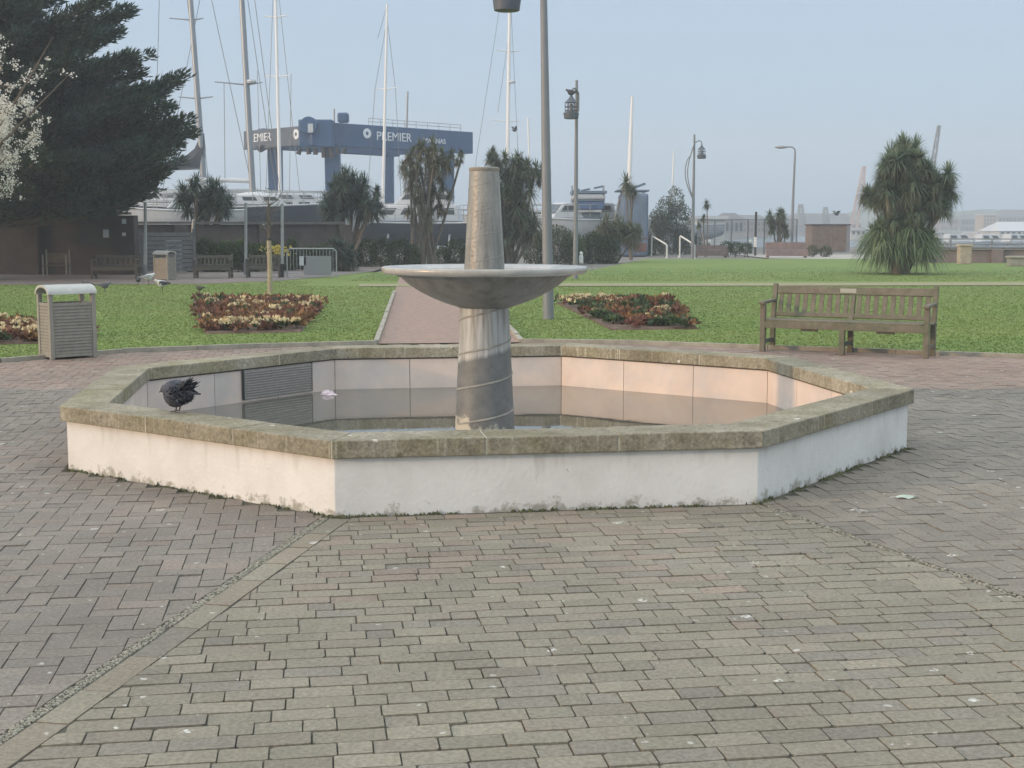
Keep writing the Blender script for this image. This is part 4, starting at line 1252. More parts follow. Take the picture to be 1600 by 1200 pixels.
# ---- flower beds: soil + massed red foliage, cream primroses as plants of their own
M_soil = mat('bed_soil', (.105, .068, .045), .95, var=.4, scale=10, bump=.8, bscale=20)
M_red = mat('red_foliage', (.150, .062, .045), .7, island=.6, transl=.25, tint2=(.235, .135, .050), mix_scale=1.6)
M_grn = mat('bed_green', (.055, .085, .035), .7, island=.5, transl=.2)
M_cream = mat('primrose_cream', (.66, .58, .34), .7, island=.2, transl=.25, tint2=(.64, .46, .28), mix_scale=3)
BNAME = ['left flower bed behind the basin', 'right flower bed behind the basin', 'flower bed beside the litter bin']
def prim_mesh():
    L_ = Leaves(); L_.add(rosette((0, 0, .03), .12, 22, droop=.5, w=.05, lo_=.05))
    F_ = Leaves(); n = 26
    a = rng.uniform(0, 6.28, n); r = rng.uniform(0, .10, n)
    F_.add(leaf_quads(np.stack([np.cos(a) * r, np.sin(a) * r, rng.uniform(.09, .15, n)], 1), unit(n) * np.array((1, 1, .4)), rng.uniform(.04, .07, n), rng.uniform(.045, .07, n)))
    return L_, F_
primrose0 = None
for bi, W in enumerate(BEDW):
    c0 = sum(W, Vector((0, 0, 0))) / len(W)
    mb = MB()
    inner = [c0 + (p - c0) * .975 for p in W]
    nn_ = len(W)
    vs = [(p.x, p.y, -.02) for p in W] + [(p.x, p.y, .008) for p in [c0 + (p - c0) * .99 for p in W]] + [(p.x, p.y, .035) for p in inner]
    fs = [tuple(range(2 * nn_, 3 * nn_))]
    for i in range(nn_):
        j = (i + 1) % nn_
        fs += [(i, j, nn_ + j, nn_ + i), (nn_ + i, nn_ + j, 2 * nn_ + j, 2 * nn_ + i)]
    if sum(W[i].x * W[(i+1) % nn_].y - W[(i+1) % nn_].x * W[i].y for i in range(nn_)) < 0: fs = [tuple(reversed(f)) for f in fs]
    bed = mb.add(vs, fs).build('flower_bed', M_soil)
    tag(bed, ['soil of the trapezoid bed of red leaves and cream flowers left of the path', 'soil of the sparser reddish bed right of the path', 'soil of the bed partly hidden by the near litter bin'][bi], 'flower bed')
    xs = [p.x for p in W]; ys = [p.y for p in W]
    def rnd():
        while True:
            x, y = random.uniform(min(xs), max(xs)), random.uniform(min(ys), max(ys))
            if inside(np.array([x]), np.array([y]), inner)[0]: return x, y
    area = abs(sum(W[i].x * W[(i+1) % nn_].y - W[(i+1) % nn_].x * W[i].y for i in range(nn_))) / 2
    P, D = [], []
    PG, DG = [], []
    for k in range(int(area * (10 if bi != 1 else 8))):
        x, y = rnd(); r = random.uniform(.09, .17)
        n = 38
        d = unit(n); d[:, 2] = np.abs(d[:, 2])
        pts = np.array((x, y, .07)) + d * np.array((r, r, r * .48)) * (rng.random((n, 1)) ** .5)
        green = random.random() < ((.12, .30, .1)[bi])
        if bi == 1 and x < c0.x - .6: green = random.random() < .7
        (PG if green else P).append(pts); (DG if green else D).append(d)
    for nm, pp, dd, mm_ in (('red_bedding_plants', P, D, M_red), ('green_bedding_plants', PG, DG, M_grn)):
        pp = np.concatenate(pp); dd = np.concatenate(dd); dd = dd + rng.normal(0, .4, dd.shape); dd /= np.linalg.norm(dd, axis=1, keepdims=True)
        V, F = leaf_quads(pp, dd, rng.uniform(.06, .14, len(pp)), rng.uniform(.05, .09, len(pp)))
        o = quick(nm, V, F, mm_); struct(o, 'stuff'); o['label'] = ('massed red-leaved plants in the ' if 'red' in nm else 'green bedding plants in the ') + BNAME[bi]
    for k in range((60, 36, 46)[bi]):
        if bi == 0:
            # denser at the near rim and in a ribbon up to the far right
            q = random.random()
            if q < .45:
                t = random.random(); a = W[3].lerp(W[2], t) if q < .3 else W[2].lerp(W[1], t)
                x, y = (a + (c0 - a) * random.uniform(.05, .16)).xy
            else: x, y = rnd()
        elif bi == 1 and random.random() < .45:
            a = W[0].lerp(W[1], random.random() * .6); x, y = (a + (c0 - a) * random.uniform(.05, .2)).xy
        else: x, y = rnd()
        lab = ('cream primrose plant in the ' + BNAME[bi])
        grp = 'cream primroses in the ' + BNAME[bi]
        if primrose0 is None:
            primrose0 = thing('primrose', lab, 'flower', (x, y, .07), random.uniform(0, 6), grp)
            a_, f_ = prim_mesh()
            a_.build('leaves', M_grn, primrose0); f_.build('blossom', M_cream, primrose0)
        else:
            dup(primrose0, (x, y, .07), random.uniform(0, 6), lab, grp, random.uniform(.6, 1.1))

# ================================================================== HARBOUR: wall, boats, travel hoist, far shore
M_brick = mat('mauve_brick', (.095, .075, .066), .92, var=.3, scale=1.5, tint2=(.070, .062, .056), mix_scale=.6, bump=.5, bscale=12)
M_white = mat('white_gelcoat', (.46, .48, .49), .35, var=.06, scale=2)
M_navy = mat('navy_hull', (.025, .036, .060), .35, var=.1, scale=2)
M_antifoul = mat('antifouling', (.09, .035, .03), .8, var=.2, scale=3)
M_glass = mat('dark_glass', (.02, .025, .03), .1)
M_alu = mat('mast_alloy', (.25, .27, .29), .4, metal=.5)
M_mastw = mat('white_mast', (.72, .72, .70), .45)
M_wire = mat('rigging_wire', (.16, .165, .17), .5)
M_blue = mat('blue_canvas', (.075, .135, .26), .75, var=.15, scale=2)
M_hoist = mat('hoist_blue_paint', (.020, .070, .165), .5, var=.12, scale=1.2)
M_black = mat('matt_black', (.018, .018, .02), .6)
M_galv = mat('galvanised_steel', (.33, .34, .34), .45, metal=.4, var=.12, scale=8)
M_darksail = mat('dark_sail_cover', (.04, .05, .065), .8)

# brick boundary wall along the back left, with piers and a coping
def wall_run(name, label, pa, pb, h, th=.34, m=M_brick):
    t = thing(name, label, 'wall', pa)
    d = pb - pa; ln = d.length; e = d.normalized(); n = Vector((-e.y, e.x, 0))
    mb = MB(); mb.bar(Vector((0, 0, (h - .1) / 2)), e * ln + Vector((0, 0, (h - .1) / 2)), th, h + .1)
    nb = max(2, int(ln / 3.2))
    for i in range(nb + 1):
        c = e * (ln * i / nb)
        mb.box((c.x - n.x * .1, c.y - n.y * .1, h / 2 - .03), (.5, th + .22, h + .06), math.atan2(e.y, e.x))
    mb.build('wall', m, t)
    mb = MB(); k = int(ln / .9)
    for i in range(k):
        p, q = e * (ln * i / k + .004), e * (ln * (i + 1) / k - .004)
        mb.bar(p + Vector((0, 0, h + .07)), q + Vector((0, 0, h + .07)), th + .30, .08)
    mb.build('coping', mat('wall_coping', (.13, .12, .11), .9, var=.2, scale=4), t)
    return t
wl = wall_run('brick_wall', 'dark mauve brick wall behind the conifer and the left benches', Vector((-30, 46.3, 0)), Vector((-13.3, 46.3, 0)), 2.05, m=mat('shade_darkened_brick', (.058, .047, .041), .92, var=.3, scale=1.5, tint2=(.045, .040, .036), mix_scale=.6, bump=.5, bscale=12))  # darker copy of the mauve brick, with the conifer's shade put into its colour
wall_run('brick_wall', 'long mauve brick wall below the boats, right of the slatted gate', Vector((-15.6, 49.2, 0)), Vector((-6.8, 53.4, 0)), 1.75)
gate = thing('slatted_gate', 'grey slatted timber gate in the wall beside the far litter bin', 'gate', Vector((-13.05, 46.6, 0)), R(22))
mb = MB()
for k in range(9): mb.box((.95, 0, .16 + k * .155), (1.86, .03, .125))
mb.build('slat', mat('grey_timber', (.17, .175, .175), .85, var=.2, scale=6), gate)
for x in (.03, 1.87): MB().box((x, 0, .78), (.11, .11, 1.62)).build('post', mat('grey_post', (.14, .145, .145), .85, var=.2, scale=6), gate)
MB().bar((.05, -.04, .2), (1.85, -.04, 1.45), .08, .03).build('brace', mat('grey_post', (.14, .145, .145)), gate)
for k, (px, py, w, h) in enumerate(((164, 365, .20, .28), (195, 346, .15, .17), (195, 366, .13, .12))):
    p = at(px, py, 46.0)
    s = MB().box((0, 0, 0), (w, .02, h)).build('notice', mat('notice_white', (.55, .58, .60), .6), None, bevel=.004)
    s.location = (p.x, (46.11, 45.90, 45.90)[k], p.z)
    tag(s, ['white upright notice on the brick wall, largest of three', 'upper small notice on the wall near the gate', 'lower small notice on the wall near the gate'][k], 'sign')

# ---------------------------------------------------------------- boats
def hull_mesh(L, B, H, n=22, flare=.75, keel=1.2):
    """sheer at z=0 downward; bow at +x"""
    mb = MB(); cols = 9
    for i in range(n + 1):
        t = i / n
        x = -L / 2 + L * t
        half = B / 2 * (1 - max(0, (t - .45) / .55) ** 2.3) * (.86 + .14 * min(1, t / .3))
        half = max(half, .02)
        sheer = H * (.06 + .16 * (t - .35) ** 2 / .42)
        bot = -H * (1 - max(0, (t - .62) / .38) ** 2 * .75 - max(0, (.25 - t) / .25) ** 2 * .35)
        rake = max(0, (t - .7) / .3) * L * .05
        for k in range(cols):
            a = math.pi * k / (cols - 1)
            y = math.cos(a); z = math.sin(a)
            yy = half * math.copysign(abs(y) ** flare, y)
            mb.v.append((x + rake * (1 - z), yy, sheer + (bot - sheer) * z ** 1.15))
    for i in range(n):
        for k in range(cols - 1):
            a = i * cols + k
            mb.f.append((a, a + cols, a + cols + 1, a + 1))
        mb.f.append((i * cols, i * cols + cols - 1, (i + 1) * cols + cols - 1, (i + 1) * cols))
    mb.f.append(tuple(range(cols)))
    mb.f.append(tuple(n * cols + k for k in reversed(range(cols))))
    return mb
def boat(name, label, px, Y, deckpy, L, B, H, head, hullm, group=None, cabin=None, rails=True, canopy=None, arch=False, fly=False, keel=True, windows=True, stripe=None):
    c = at(px, deckpy, Y)
    zd = c.z
    t = thing(name, label, 'boat', (c.x, Y, 0), R(head), group)
    h = hull_mesh(L, B, H)
    for i, v in enumerate(h.v): h.v[i] = (v[0], v[1], v[2] + zd)
    h.build('hull', hullm, t, smooth=True, angle=60)
    st = MB()
    for s in (-1, 1):
        pts = []
        for i in range(14):
            tt = i / 13
            half = B / 2 * (1 - max(0, (tt - .45) / .55) ** 2.3) * (.86 + .14 * min(1, tt / .3))
            pts.append((-L / 2 + L * tt + max(0, (tt - .7) / .3) * L * .05, s * max(half, .03), zd + H * (.06 + .16 * (tt - .35) ** 2 / .42) - .05))
        st.tube(pts, .06, 6)
    st.build('rubbing_strake', stripe or M_white, t)
    # shore cradle
    kb = MB().box((0, 0, (zd - H) / 2), (L * .35, .5, max(.2, zd - H)))
    for sx in (-.28, .12):
        for sy in (-1, 1):
            kb.bar((L * sx, sy * B * .75, 0), (L * sx, sy * B * .38, zd - H * .45), .12, .12)
    kb.build('cradle', M_galv, t)
    if cabin:
        for (x0, x1, w, hh, zz) in cabin:
            cb = MB(); y = w / 2
            cb.add([(x0, -y, zz + zd), (x1, -y * .8, zz + zd), (x1, y * .8, zz + zd), (x0, y, zz + zd), (x0 + hh * .15, -y * .82, zz + zd + hh), (x1 - hh * .9, -y * .66, zz + zd + hh), (x1 - hh * .9, y * .66, zz + zd + hh), (x0 + hh * .15, y * .82, zz + zd + hh)],
                   [(0,3,2,1),(4,5,6,7),(0,1,5,4),(1,2,6,5),(2,3,7,6),(3,0,4,7)])
            cab = cb.build('cabin', M_white, t, bevel=.07)
            if windows:
                for s in (-1, 1):
                    nw = max(2, int((x1 - x0) / 1.3))
                    for k in range(nw):
                        wm = MB()
                        f0, f1 = (k + .18) / nw, (k + .82) / nw
                        q = []
                        for f, g in ((f0, .42), (f1, .42), (f1, .80), (f0, .80)):
                            lo_x, hi_x = x0 + (x1 - x0) * f, x0 + hh * .15 + (x1 - hh * .9 - x0 - hh * .15) * f
                            lo_y, hi_y = y * (1 - .2 * f), y * (.82 - .16 * f)
                            q.append((lo_x + (hi_x - lo_x) * g, s * (lo_y + (hi_y - lo_y) * g + .012), zz + zd + hh * g))
                        wm.add(q, [(0, 1, 2, 3) if s < 0 else (3, 2, 1, 0)])
                        wm.build('window', M_glass, cab)
                wm = MB()
                g0, g1 = .30, .86
                xl, xh = x1 - hh * .9 * g0 + .02, x1 - hh * .9 * g1 + .02
                yl, yh = y * (.8 - .14 * g0) * .88, y * (.8 - .14 * g1) * .88
                wm.add([(xl, -yl, zz + zd + hh * g0), (xl, yl, zz + zd + hh * g0), (xh, yh, zz + zd + hh * g1), (xh, -yh, zz + zd + hh * g1)], [(0, 1, 2, 3)]).build('windscreen', M_glass, cab)
    if rails:
        rb = MB()
        for s in (-1, 1):
            top = []
            for i in range(12):
                tt = .08 + .9 * i / 11
                half = B / 2 * (1 - max(0, (tt - .45) / .55) ** 2.3) * .95
                p = Vector((-L / 2 + L * tt, s * max(half, .03), zd + H * .14))
                top.append(p + Vector((0, 0, .75)))
                if i % 1 == 0: rb.tube([p, top[-1]], .022, 5)
            rb.tube(top, .024, 5); rb.tube([p - Vector((0, 0, .36)) for p in top], .014, 4)
        rb.build('guard_rail', M_galv, t)
    return t, zd
def mast(parent, top, bot, r0, r1, m, spreaders=(), stays=(), radar=None, boom=None, Y=None, name='mast'):
    """top/bottom are world points; children are placed in the parent's own frame"""
    inv = (Matrix.Translation(parent.location) @ Matrix.Rotation(parent.rotation_euler.z, 4, 'Z')).inverted()
    W = lambda p: inv @ Vector(p)
    mo = MB().tube([W(bot), W(bot).lerp(W(top), .6), W(top)], [r0, (r0 * .6 + r1 * .4), r1], 10).build(name, m, parent, smooth=True)
    for (f, l, rr, skew) in spreaders:
        c = Vector(bot).lerp(Vector(top), f)
        sp = MB().tube([W(c + Vector((-l, skew, .10 * l))), W(c), W(c + Vector((rr, -skew, .10 * rr)))], [.035, .06, .035], 6)
        sp.build('spreader', m, mo)
    if stays:
        sb_ = MB()
        for a, b in stays: sb_.tube([W(a), W(b)], .020, 4)
        sb_.build('stay', M_wire, mo)
    if radar is not None:
        c = Vector(bot).lerp(Vector(top), radar) + Vector((.32, -.1, 0))
        MB().lathe([(.02, -.12), (.26, -.10), (.30, 0), (.26, .10), (.02, .13)], 16, c=tuple(W(c))).build('radar_dome', M_white, mo, smooth=True)
    return mo
def P(px, py, Y): return at(px, py, Y)

# yacht with the tall grey mast nearest the conifer
Y = 84
t, zd = boat('sailing_yacht', 'sailing yacht ashore, its dark furled sail beside the conifer', 292, Y, 322, 11.5, 3.4, 1.7, 172, mat('grey_hull', (.24, .26, .28), .4, var=.1, scale=2), cabin=[(-2.2, 3.0, 2.3, .75, .2)])
mast(t, P(289, -120, Y), P(321, 318, Y), .20, .14, M_alu, spreaders=((.38, 1.25, 1.0, .2), (.66, 1.45, .75, .2)),
     stays=[(P(324, -60, Y), P(250, 318, Y)), (P(281, -100, Y), P(330, 318, Y)), (P(250, -40, Y), P(240, 318, Y))])
inv = (Matrix.Translation(t.location) @ Matrix.Rotation(t.rotation_euler.z, 4, 'Z')).inverted()
bm = MB().tube([inv @ P(318, 262, Y), inv @ P(225, 266, Y)], .10, 8).build('boom', M_alu, t)
sc = MB()
prev = None
for px, y0, y1, th in ((319, 208, 258, .18), (312, 214, 260, .26), (304, 232, 262, .30), (292, 242, 263, .30), (276, 248, 264, .26), (256, 254, 266, .22), (230, 260, 267, .14)):
    a, b = inv @ P(px, y0, Y), inv @ P(px, y1, Y)
    c = [(a.x, a.y, a.z), (a.x, a.y - th, (a.z + b.z) / 2), (b.x, b.y - th * .7, b.z), (b.x, b.y + th * .7, b.z), (a.x, a.y + th, (a.z + b.z) / 2)]
    o_ = len(sc.v); sc.v += c
    if prev is not None:
        for k in range(5): sc.f.append((prev + k, prev + (k + 1) % 5, o_ + (k + 1) % 5, o_ + k))
    else: sc.f.append((o_ + 4, o_ + 3, o_ + 2, o_ + 1, o_))
    prev = o_
sc.f.append(tuple(prev + k for k in range(5)))
sc.build('sail_cover', M_darksail, bm, smooth=True)
# second big yacht, dark hull
Y = 80
t, zd = boat('sailing_yacht', 'large dark navy hulled sailing yacht ashore with pale deck, left of the hoist', 375, Y, 326, 12.0, 3.8, 2.0, 8, M_navy, cabin=[(-2.5, 2.8, 2.5, .62, .2)])
mast(t, P(371, -120, Y), P(396, 318, Y), .19, .14, M_alu, spreaders=((.43, 1.95, 1.0, .3), (.74, 1.3, .9, .3)), radar=.44,
     stays=[(P(322, -40, Y), P(392, 285, Y)), (P(371, -110, Y), P(434, 318, Y)), (P(390, -60, Y), P(440, 318, Y)), (P(350, 130, Y), P(352, 318, Y))])
inv = (Matrix.Translation(t.location) @ Matrix.Rotation(t.rotation_euler.z, 4, 'Z')).inverted()
MB().tube([inv @ P(394, 283, Y), inv @ P(290, 280, Y)], .13, 8).build('boom', M_white, t)
MB().sphere(tuple(inv @ P(398, 309, Y)), .8, sc=(1.6, .9, .45)).build('spray_hood', mat('white_canvas', (.55, .56, .57), .8), t, smooth=True)
# white fishing boat under the conifer
t, zd = boat('fishing_boat', 'small white fishing boat with a wheelhouse, seen between the conifer and the small palm', 288, 72, 330, 6.5, 2.4, 1.15, 190, M_white, cabin=[(-1.6, .9, 1.7, 1.3, .15)])
# third yacht (white mast) behind
Y = 96
t, zd = boat('sailing_yacht', 'white yacht moored behind the hoist legs, with a thin white mast', 440, Y, 322, 10.5, 3.3, 1.6, 15, M_white, cabin=[(-2.0, 2.8, 2.2, .7, .2)])
mast(t, P(429, -80, Y), P(438, 316, Y), .13, .09, M_mastw, spreaders=((.50, .95, .95, .2), (.735, .9, .85, .2)),
     stays=[(P(429, -70, Y), P(415, 316, Y)), (P(429, -70, Y), P(470, 316, Y)), (P(455, 115, Y), P(452, 316, Y)), (P(402, 110, Y), P(408, 316, Y))])
# white motor cruiser on a navy hull, right of the dome palm
Y = 92
t, zd = boat('motor_cruiser', 'white cabin motor cruiser with dark blue hull, ashore in front of the hoist', 640, Y, 350, 10.5, 3.5, 1.5, 176, M_navy, cabin=[(-3.6, 2.6, 2.8, 1.15, .15), (-3.0, 1.0, 2.3, .9, 1.28)])
Y = 104
t, zd = boat('sailing_yacht', 'white yacht behind the motor cruiser, its bright mast crossing the hoist lettering', 612, Y, 338, 10.5, 3.3, 1.6, 170, M_white, cabin=[(-2.0, 2.8, 2.2, .7, .2)])
mast(t, P(605, 6, Y), P(598, 335, Y), .13, .09, M_mastw, spreaders=((.60, .8, .9, .2),),
     stays=[(P(605, 8, Y), P(590, 60, Y)), (P(605, 30, Y), P(586, 139, Y)), (P(586, 139, Y), P(572, 335, Y)), (P(605, 30, Y), P(618, 140, Y)), (P(618, 140, Y), P(628, 335, Y))])
Y = 118
t, zd = boat('sailing_yacht', 'distant yacht behind the fountain cone, with two sets of spreaders on its mast', 780, Y, 338, 11, 3.4, 1.7, 168, M_white, cabin=[(-2.0, 2.8, 2.2, .8, .2)])
mast(t, P(797, -30, Y), P(792, 334, Y), .19, .13, M_mastw, spreaders=((.40, 1.55, 1.05, -.3), (.70, 1.2, 1.0, -.3)), radar=.57,
     stays=[(P(784, -10, Y), P(744, 250, Y)), (P(744, 250, Y), P(738, 334, Y)), (P(793, 68, Y), P(778, 175, Y)), (P(797, -20, Y), P(814, 334, Y))])
Y = 126
for k, (pt, pb, rr, lab, spr) in enumerate((((825, 184), (830, 338), .10, 'pale yacht whose short thin mast stands left of the near lamp post', ()),
                                      ((637, 143), (631, 338), .11, 'yacht whose grey mast top shows above the right half of the hoist beam', ()),
                                      ((522, 170), (523, 338), .10, 'yacht whose short mast top shows above the hoist winch housing', ()))):
    Y = 146 + k * 4
    t, zd = boat('sailing_yacht', lab, pb[0], Y, 342, 9.5, 3.0, 1.5, 165 + k * 12, M_white, cabin=[(-1.6, 2.4, 2.0, .7, .2)], rails=False)
    mast(t, P(*pt, Y), P(*pb, Y), rr * 1.2, rr, M_alu if k else M_mastw, spreaders=((.8, .6, .6, .1),) if k == 2 else ())
# blue covered boats on the right
Y = 82
t, zd = boat('motor_boat', 'white motor boat beneath stacked blue canopies, right of the lantern post', 905, Y, 345, 8.5, 3.1, 1.5, 200, M_white, cabin=[(-2.0, 2.2, 2.5, .95, .15)])
inv = (Matrix.Translation(t.location) @ Matrix.Rotation(t.rotation_euler.z, 4, 'Z')).inverted()
m1 = mpp(Y)
cv = MB(); ctr = at(920, 322, Y)
def boxw(px0, px1, py0, py1, dep, dy=0):
    p, q = at(px0, py0, Y), at(px1, py1, Y)
    return (((p.x + q.x) / 2, Y + dy, (p.z + q.z) / 2), (abs(q.x - p.x), dep, abs(p.z - q.z)))
cp = thing('blue_canopy', 'blue canvas canopy over the white motor boat, with pale roof bands', 'canopy', (ctr.x, Y, 0))
def sub(mb, px0, px1, py0, py1, dep, dy=0):
    c, s = boxw(px0, px1, py0, py1, dep, dy); mb.box((c[0] - ctr.x, dy, c[2]), s); return mb
sub(MB(), 896, 942, 315, 328, 2.4).build('side_curtain', M_blue, cp, bevel=.08)
sub(MB(), 893, 944, 306, 312, 2.6).build('roof', M_white, cp, bevel=.08)
sub(sub(MB(), 892, 946, 299, 303, 2.8), 893, 943, 312.3, 314.8, 2.5).build('roof_rack', mat('slate_blue', (.12, .16, .22), .6), cp)
sub(MB(), 898, 938, 328.5, 332, 2.5).build('curtain_hem', M_white, cp)
sub(MB(), 905, 938, 332.2, 372, 2.2).build('stern_cover', mat('teal_canvas', (.10, .15, .17), .8, var=.15, scale=2), cp, bevel=.08)
mb = MB()
for px in (894, 943): mb.tube([tuple(at(px, 380, Y) - Vector((ctr.x, Y, 0))), tuple(at(px, 290, Y) - Vector((ctr.x, Y, 0)))], .06, 6)
mb.build('pole', M_galv, cp)
mb = MB()
for px, py in ((900, 296), (916, 295), (936, 291)): mb.tube([tuple(at(px - 8, py + 3, Y) - Vector((ctr.x, Y, 0))), tuple(at(px + 6, py, Y) - Vector((ctr.x, Y, 0)))], .07, 6)
mb.build('rolled_cover', mat('slate_blue', (.12, .16, .22)), cp)
Y = 80
ctr = at(989, 330, Y); ctr = Vector((ctr.x, Y, 0))
t = thing('covered_boat', 'tall blue-grey covered boat seen end on, under the single small palm head', 'boat', ctr)
sub(MB(), 969, 1008, 303, 400, 3.4).build('cover', mat('bluegrey_canvas', (.12, .165, .235), .75, var=.2, scale=1.2, bump=.3, bscale=3), t, bevel=.15)
sub(MB(), 962, 1012, 297, 300, 2.2).build('roof', mat('slate_blue', (.12, .16, .22)), t, bevel=.04)
mb = MB()
for px in (971, 985, 1005): sub(mb, px - 1.2, px + 1.2, 300.2, 303.5, .12)
mb.build('roof_post', M_galv, t)
sub(sub(MB(), 984, 1007, 371, 373, 3.5), 988, 1006, 379, 392, 3.5).build('band', mat('dull_red_band', (.15, .08, .075), .8), t)
MB().bar(tuple(at(984, 296, Y) - ctr), tuple(at(1008, 287, Y) - ctr), .5, .14).build('radar_scanner', mat('slate_blue', (.12, .16, .22)), t)
MB().tube([tuple(at(968, 310, Y) - ctr), tuple(at(960, 345, Y) - ctr)], .07, 6).build('ladder', M_galv, t)
for k, (pt, pb, Yk, lab) in enumerate((((988, 150), (981, 345), 110, 'yacht with a thick white mast above the blue covered boat'), ((1053, 235), (1049, 350), 130, 'yacht whose thin white mast shows above the feathery shrub'))):
    t, zd = boat('sailing_yacht', lab, pb[0], Yk, 352, 10, 3.2, 1.5, 175 + 10 * k, M_white, cabin=[(-1.6, 2.4, 2.0, .7, .2)], rails=False)
    mast(t, P(*pt, Yk), P(*pb, Yk), .23 - .09 * k, .10 - .03 * k, M_mastw)
# clutter boat left of the near lamp post / between shrubs
t, zd = boat('motor_boat', 'white motor boat with bare rails, partly hidden between the two lamp posts', 880, 90, 352, 8, 2.9, 1.6, 185, M_white, cabin=[(-2.4, 1.6, 2.3, 1.2, .15)])
t, zd = boat('sailing_yacht', 'white yacht hull low behind the barrier, bow to the right', 478, 88, 336, 9, 3.0, 1.5, 4, M_white, cabin=[(-1.8, 2.2, 2.1, .8, .2)])

# ---------------------------------------------------------------- travel hoist
K = Vector((-15.0, 112, 0)); v = Vector((9.2, 9.0, 0)); w = Vector((-5.85, 5.93, 0))
hz1 = at(524, 192, 112).z; hz0 = at(524, 229, 112).z
th = thing('travel_hoist', 'blue four-legged travel hoist for lifting boats, white lettering along its beam', 'boat hoist', K)
for q, wd in ((Vector((0, 0, 0)), 1.15), (v, 1.05), (w, 1.1), (v + w, .8)):
    lg = MB().add([(q.x - wd * .5, q.y - .45, .9), (q.x + wd * .5, q.y - .45, .9), (q.x + wd * .5, q.y + .45, .9), (q.x - wd * .5, q.y + .45, .9),
              (q.x - wd * .55, q.y - .5, hz0 + .2), (q.x + wd * .55, q.y - .5, hz0 + .2), (q.x + wd * .55, q.y + .5, hz0 + .2), (q.x - wd * .55, q.y + .5, hz0 + .2)],
             [(0,3,2,1),(4,5,6,7),(0,1,5,4),(1,2,6,5),(2,3,7,6),(3,0,4,7)]).build('leg', M_hoist, th, bevel=.05)
    wh = MB().lathe([(.2, -.3), (.75, -.3), (.85, -.15), (.85, .15), (.75, .3), (.2, .3)], 20)
    wh.xf(Matrix.Translation((q.x, q.y, .85)) @ Matrix.Rotation(R(90), 4, 'X')).build('wheel', M_black, lg, smooth=True)
hm_ = (hz0 + hz1) / 2
vd = v.normalized(); wdn = w.normalized()
MB().bar(-vd * 2.4 + Vector((0, 0, hm_)), v + vd * 2.7 + Vector((0, 0, hm_)), .9, hz1 - hz0).build('long_beam', M_hoist, th, bevel=.06)
MB().bar(w - vd * 1.5 + Vector((0, 0, hm_)), w + v + vd * 1.0 + Vector((0, 0, hm_ - .1)), .9, (hz1 - hz0) * .9).build('long_beam', M_hoist, th, bevel=.06)
fc = -vd * 2.0
MB().bar(fc + wdn * .5 + Vector((0, 0, hm_ - .15)), fc + w + wdn * 1.1 + Vector((0, 0, hm_ - .15)), 1.0, (hz1 - hz0) * .82).build('cross_beam', mat('hoist_grey_beam', (.065, .085, .115), .6, var=.15, scale=1), th, bevel=.06)
MB().bar(v * .42 + Vector((0, 0, hz0 - .12)), v * .80 + Vector((0, 0, hz0 - .12)), .7, .5).build('lower_girder', M_hoist, th)
wx = -vd * 1.2
eng = MB(); eng.box((wx.x - .3, wx.y, hm_), (2.8, 1.8, 2.25))
eng.build('engine_house', M_hoist, th, bevel=.1)
d_ = MB().lathe([(.3, -.6), (.68, -.6), (.72, -.5), (.72, .5), (.68, .6), (.3, .6)], 24)
d_.xf(Matrix.Translation((wx.x - .8, wx.y - .7, hz1 - .35)) @ Matrix.Rotation(R(90), 4, 'X')).build('winch_drum', M_hoist, th, smooth=True)
MB().box((wx.x + 1.9, wx.y, hz1 + .35), (.9, .9, .8)).build('motor', M_hoist, th, bevel=.15)
MB().box((wx.x - .55, wx.y - 1.85, hm_ + .35), (.42, .06, .7)).build('lamp_panel', M_white, th)
for k in range(7):
    a = -1.6 + k * .62
    MB().tube([(wx.x + a, wx.y - .6, hm_ - 1.2), (wx.x + a + random.uniform(-.2, .2), wx.y - .6, hm_ - 1.5 - random.random() * .5)], [.16, .22], 7).build('hanging_block', M_black, th)
def text(parent, s, size, M, m, ext=.02, name='lettering'):
    cu = bpy.data.curves.new(name, 'FONT')
    cu.body = s; cu.size = size; cu.extrude = ext; cu.align_x = 'LEFT'
    tmp = bpy.data.objects.new(name, cu); col.objects.link(tmp)
    bpy.context.view_layer.update()
    me = bpy.data.meshes.new_from_object(tmp.evaluated_get(bpy.context.evaluated_depsgraph_get()))
    bpy.data.objects.remove(tmp)
    me.materials.clear(); me.materials.append(m)
    me.transform(M)
    o = bpy.data.objects.new(name, me); col.objects.link(o); o.parent = parent
    return o
M_letter = mat('letter_white', (.72, .74, .76), .5)
def face_mat(origin, xdir):
    xd = xdir.normalized(); zd = Vector((0, 0, 1)); nd = xd.cross(zd)
    return Matrix(((xd.x, zd.x, nd.x, origin.x), (xd.y, zd.y, nd.y, origin.y), (xd.z, zd.z, nd.z, origin.z), (0, 0, 0, 1)))
nf = vd.cross(Vector((0, 0, 1)))
base = vd * 2.7 + nf * .475 + Vector((0, 0, hm_ - .25))
text(th, 'PREMIER', 1.05, face_mat(base + vd * 1.6, vd), M_letter)
text(th, 'MARINAS', .62, face_mat(base + vd * 6.9, vd), M_letter)
lg_ = MB().lathe([(.16, 0), (.42, 0), (.42, .03), (.16, .03)], 24, cap0=False, cap1=False)
lg_.xf(face_mat(base + vd * .6 + Vector((0, 0, .5)), vd)).build('emblem', M_letter, th)
cfn = -vd
o2 = fc + cfn * .515 + w * .98 - wdn * .1 + Vector((0, 0, hm_ - .35))
text(th, 'PREMIER', 1.0, face_mat(o2 + wdn * .9, -wdn), M_letter)
MB().lathe([(.16, 0), (.42, 0), (.42, .03), (.16, .03)], 20, cap0=False, cap1=False).xf(face_mat(fc + cfn * .515 + wdn * 1.6 + Vector((0, 0, hm_ + .0)), -wdn)).build('emblem', M_letter, th)
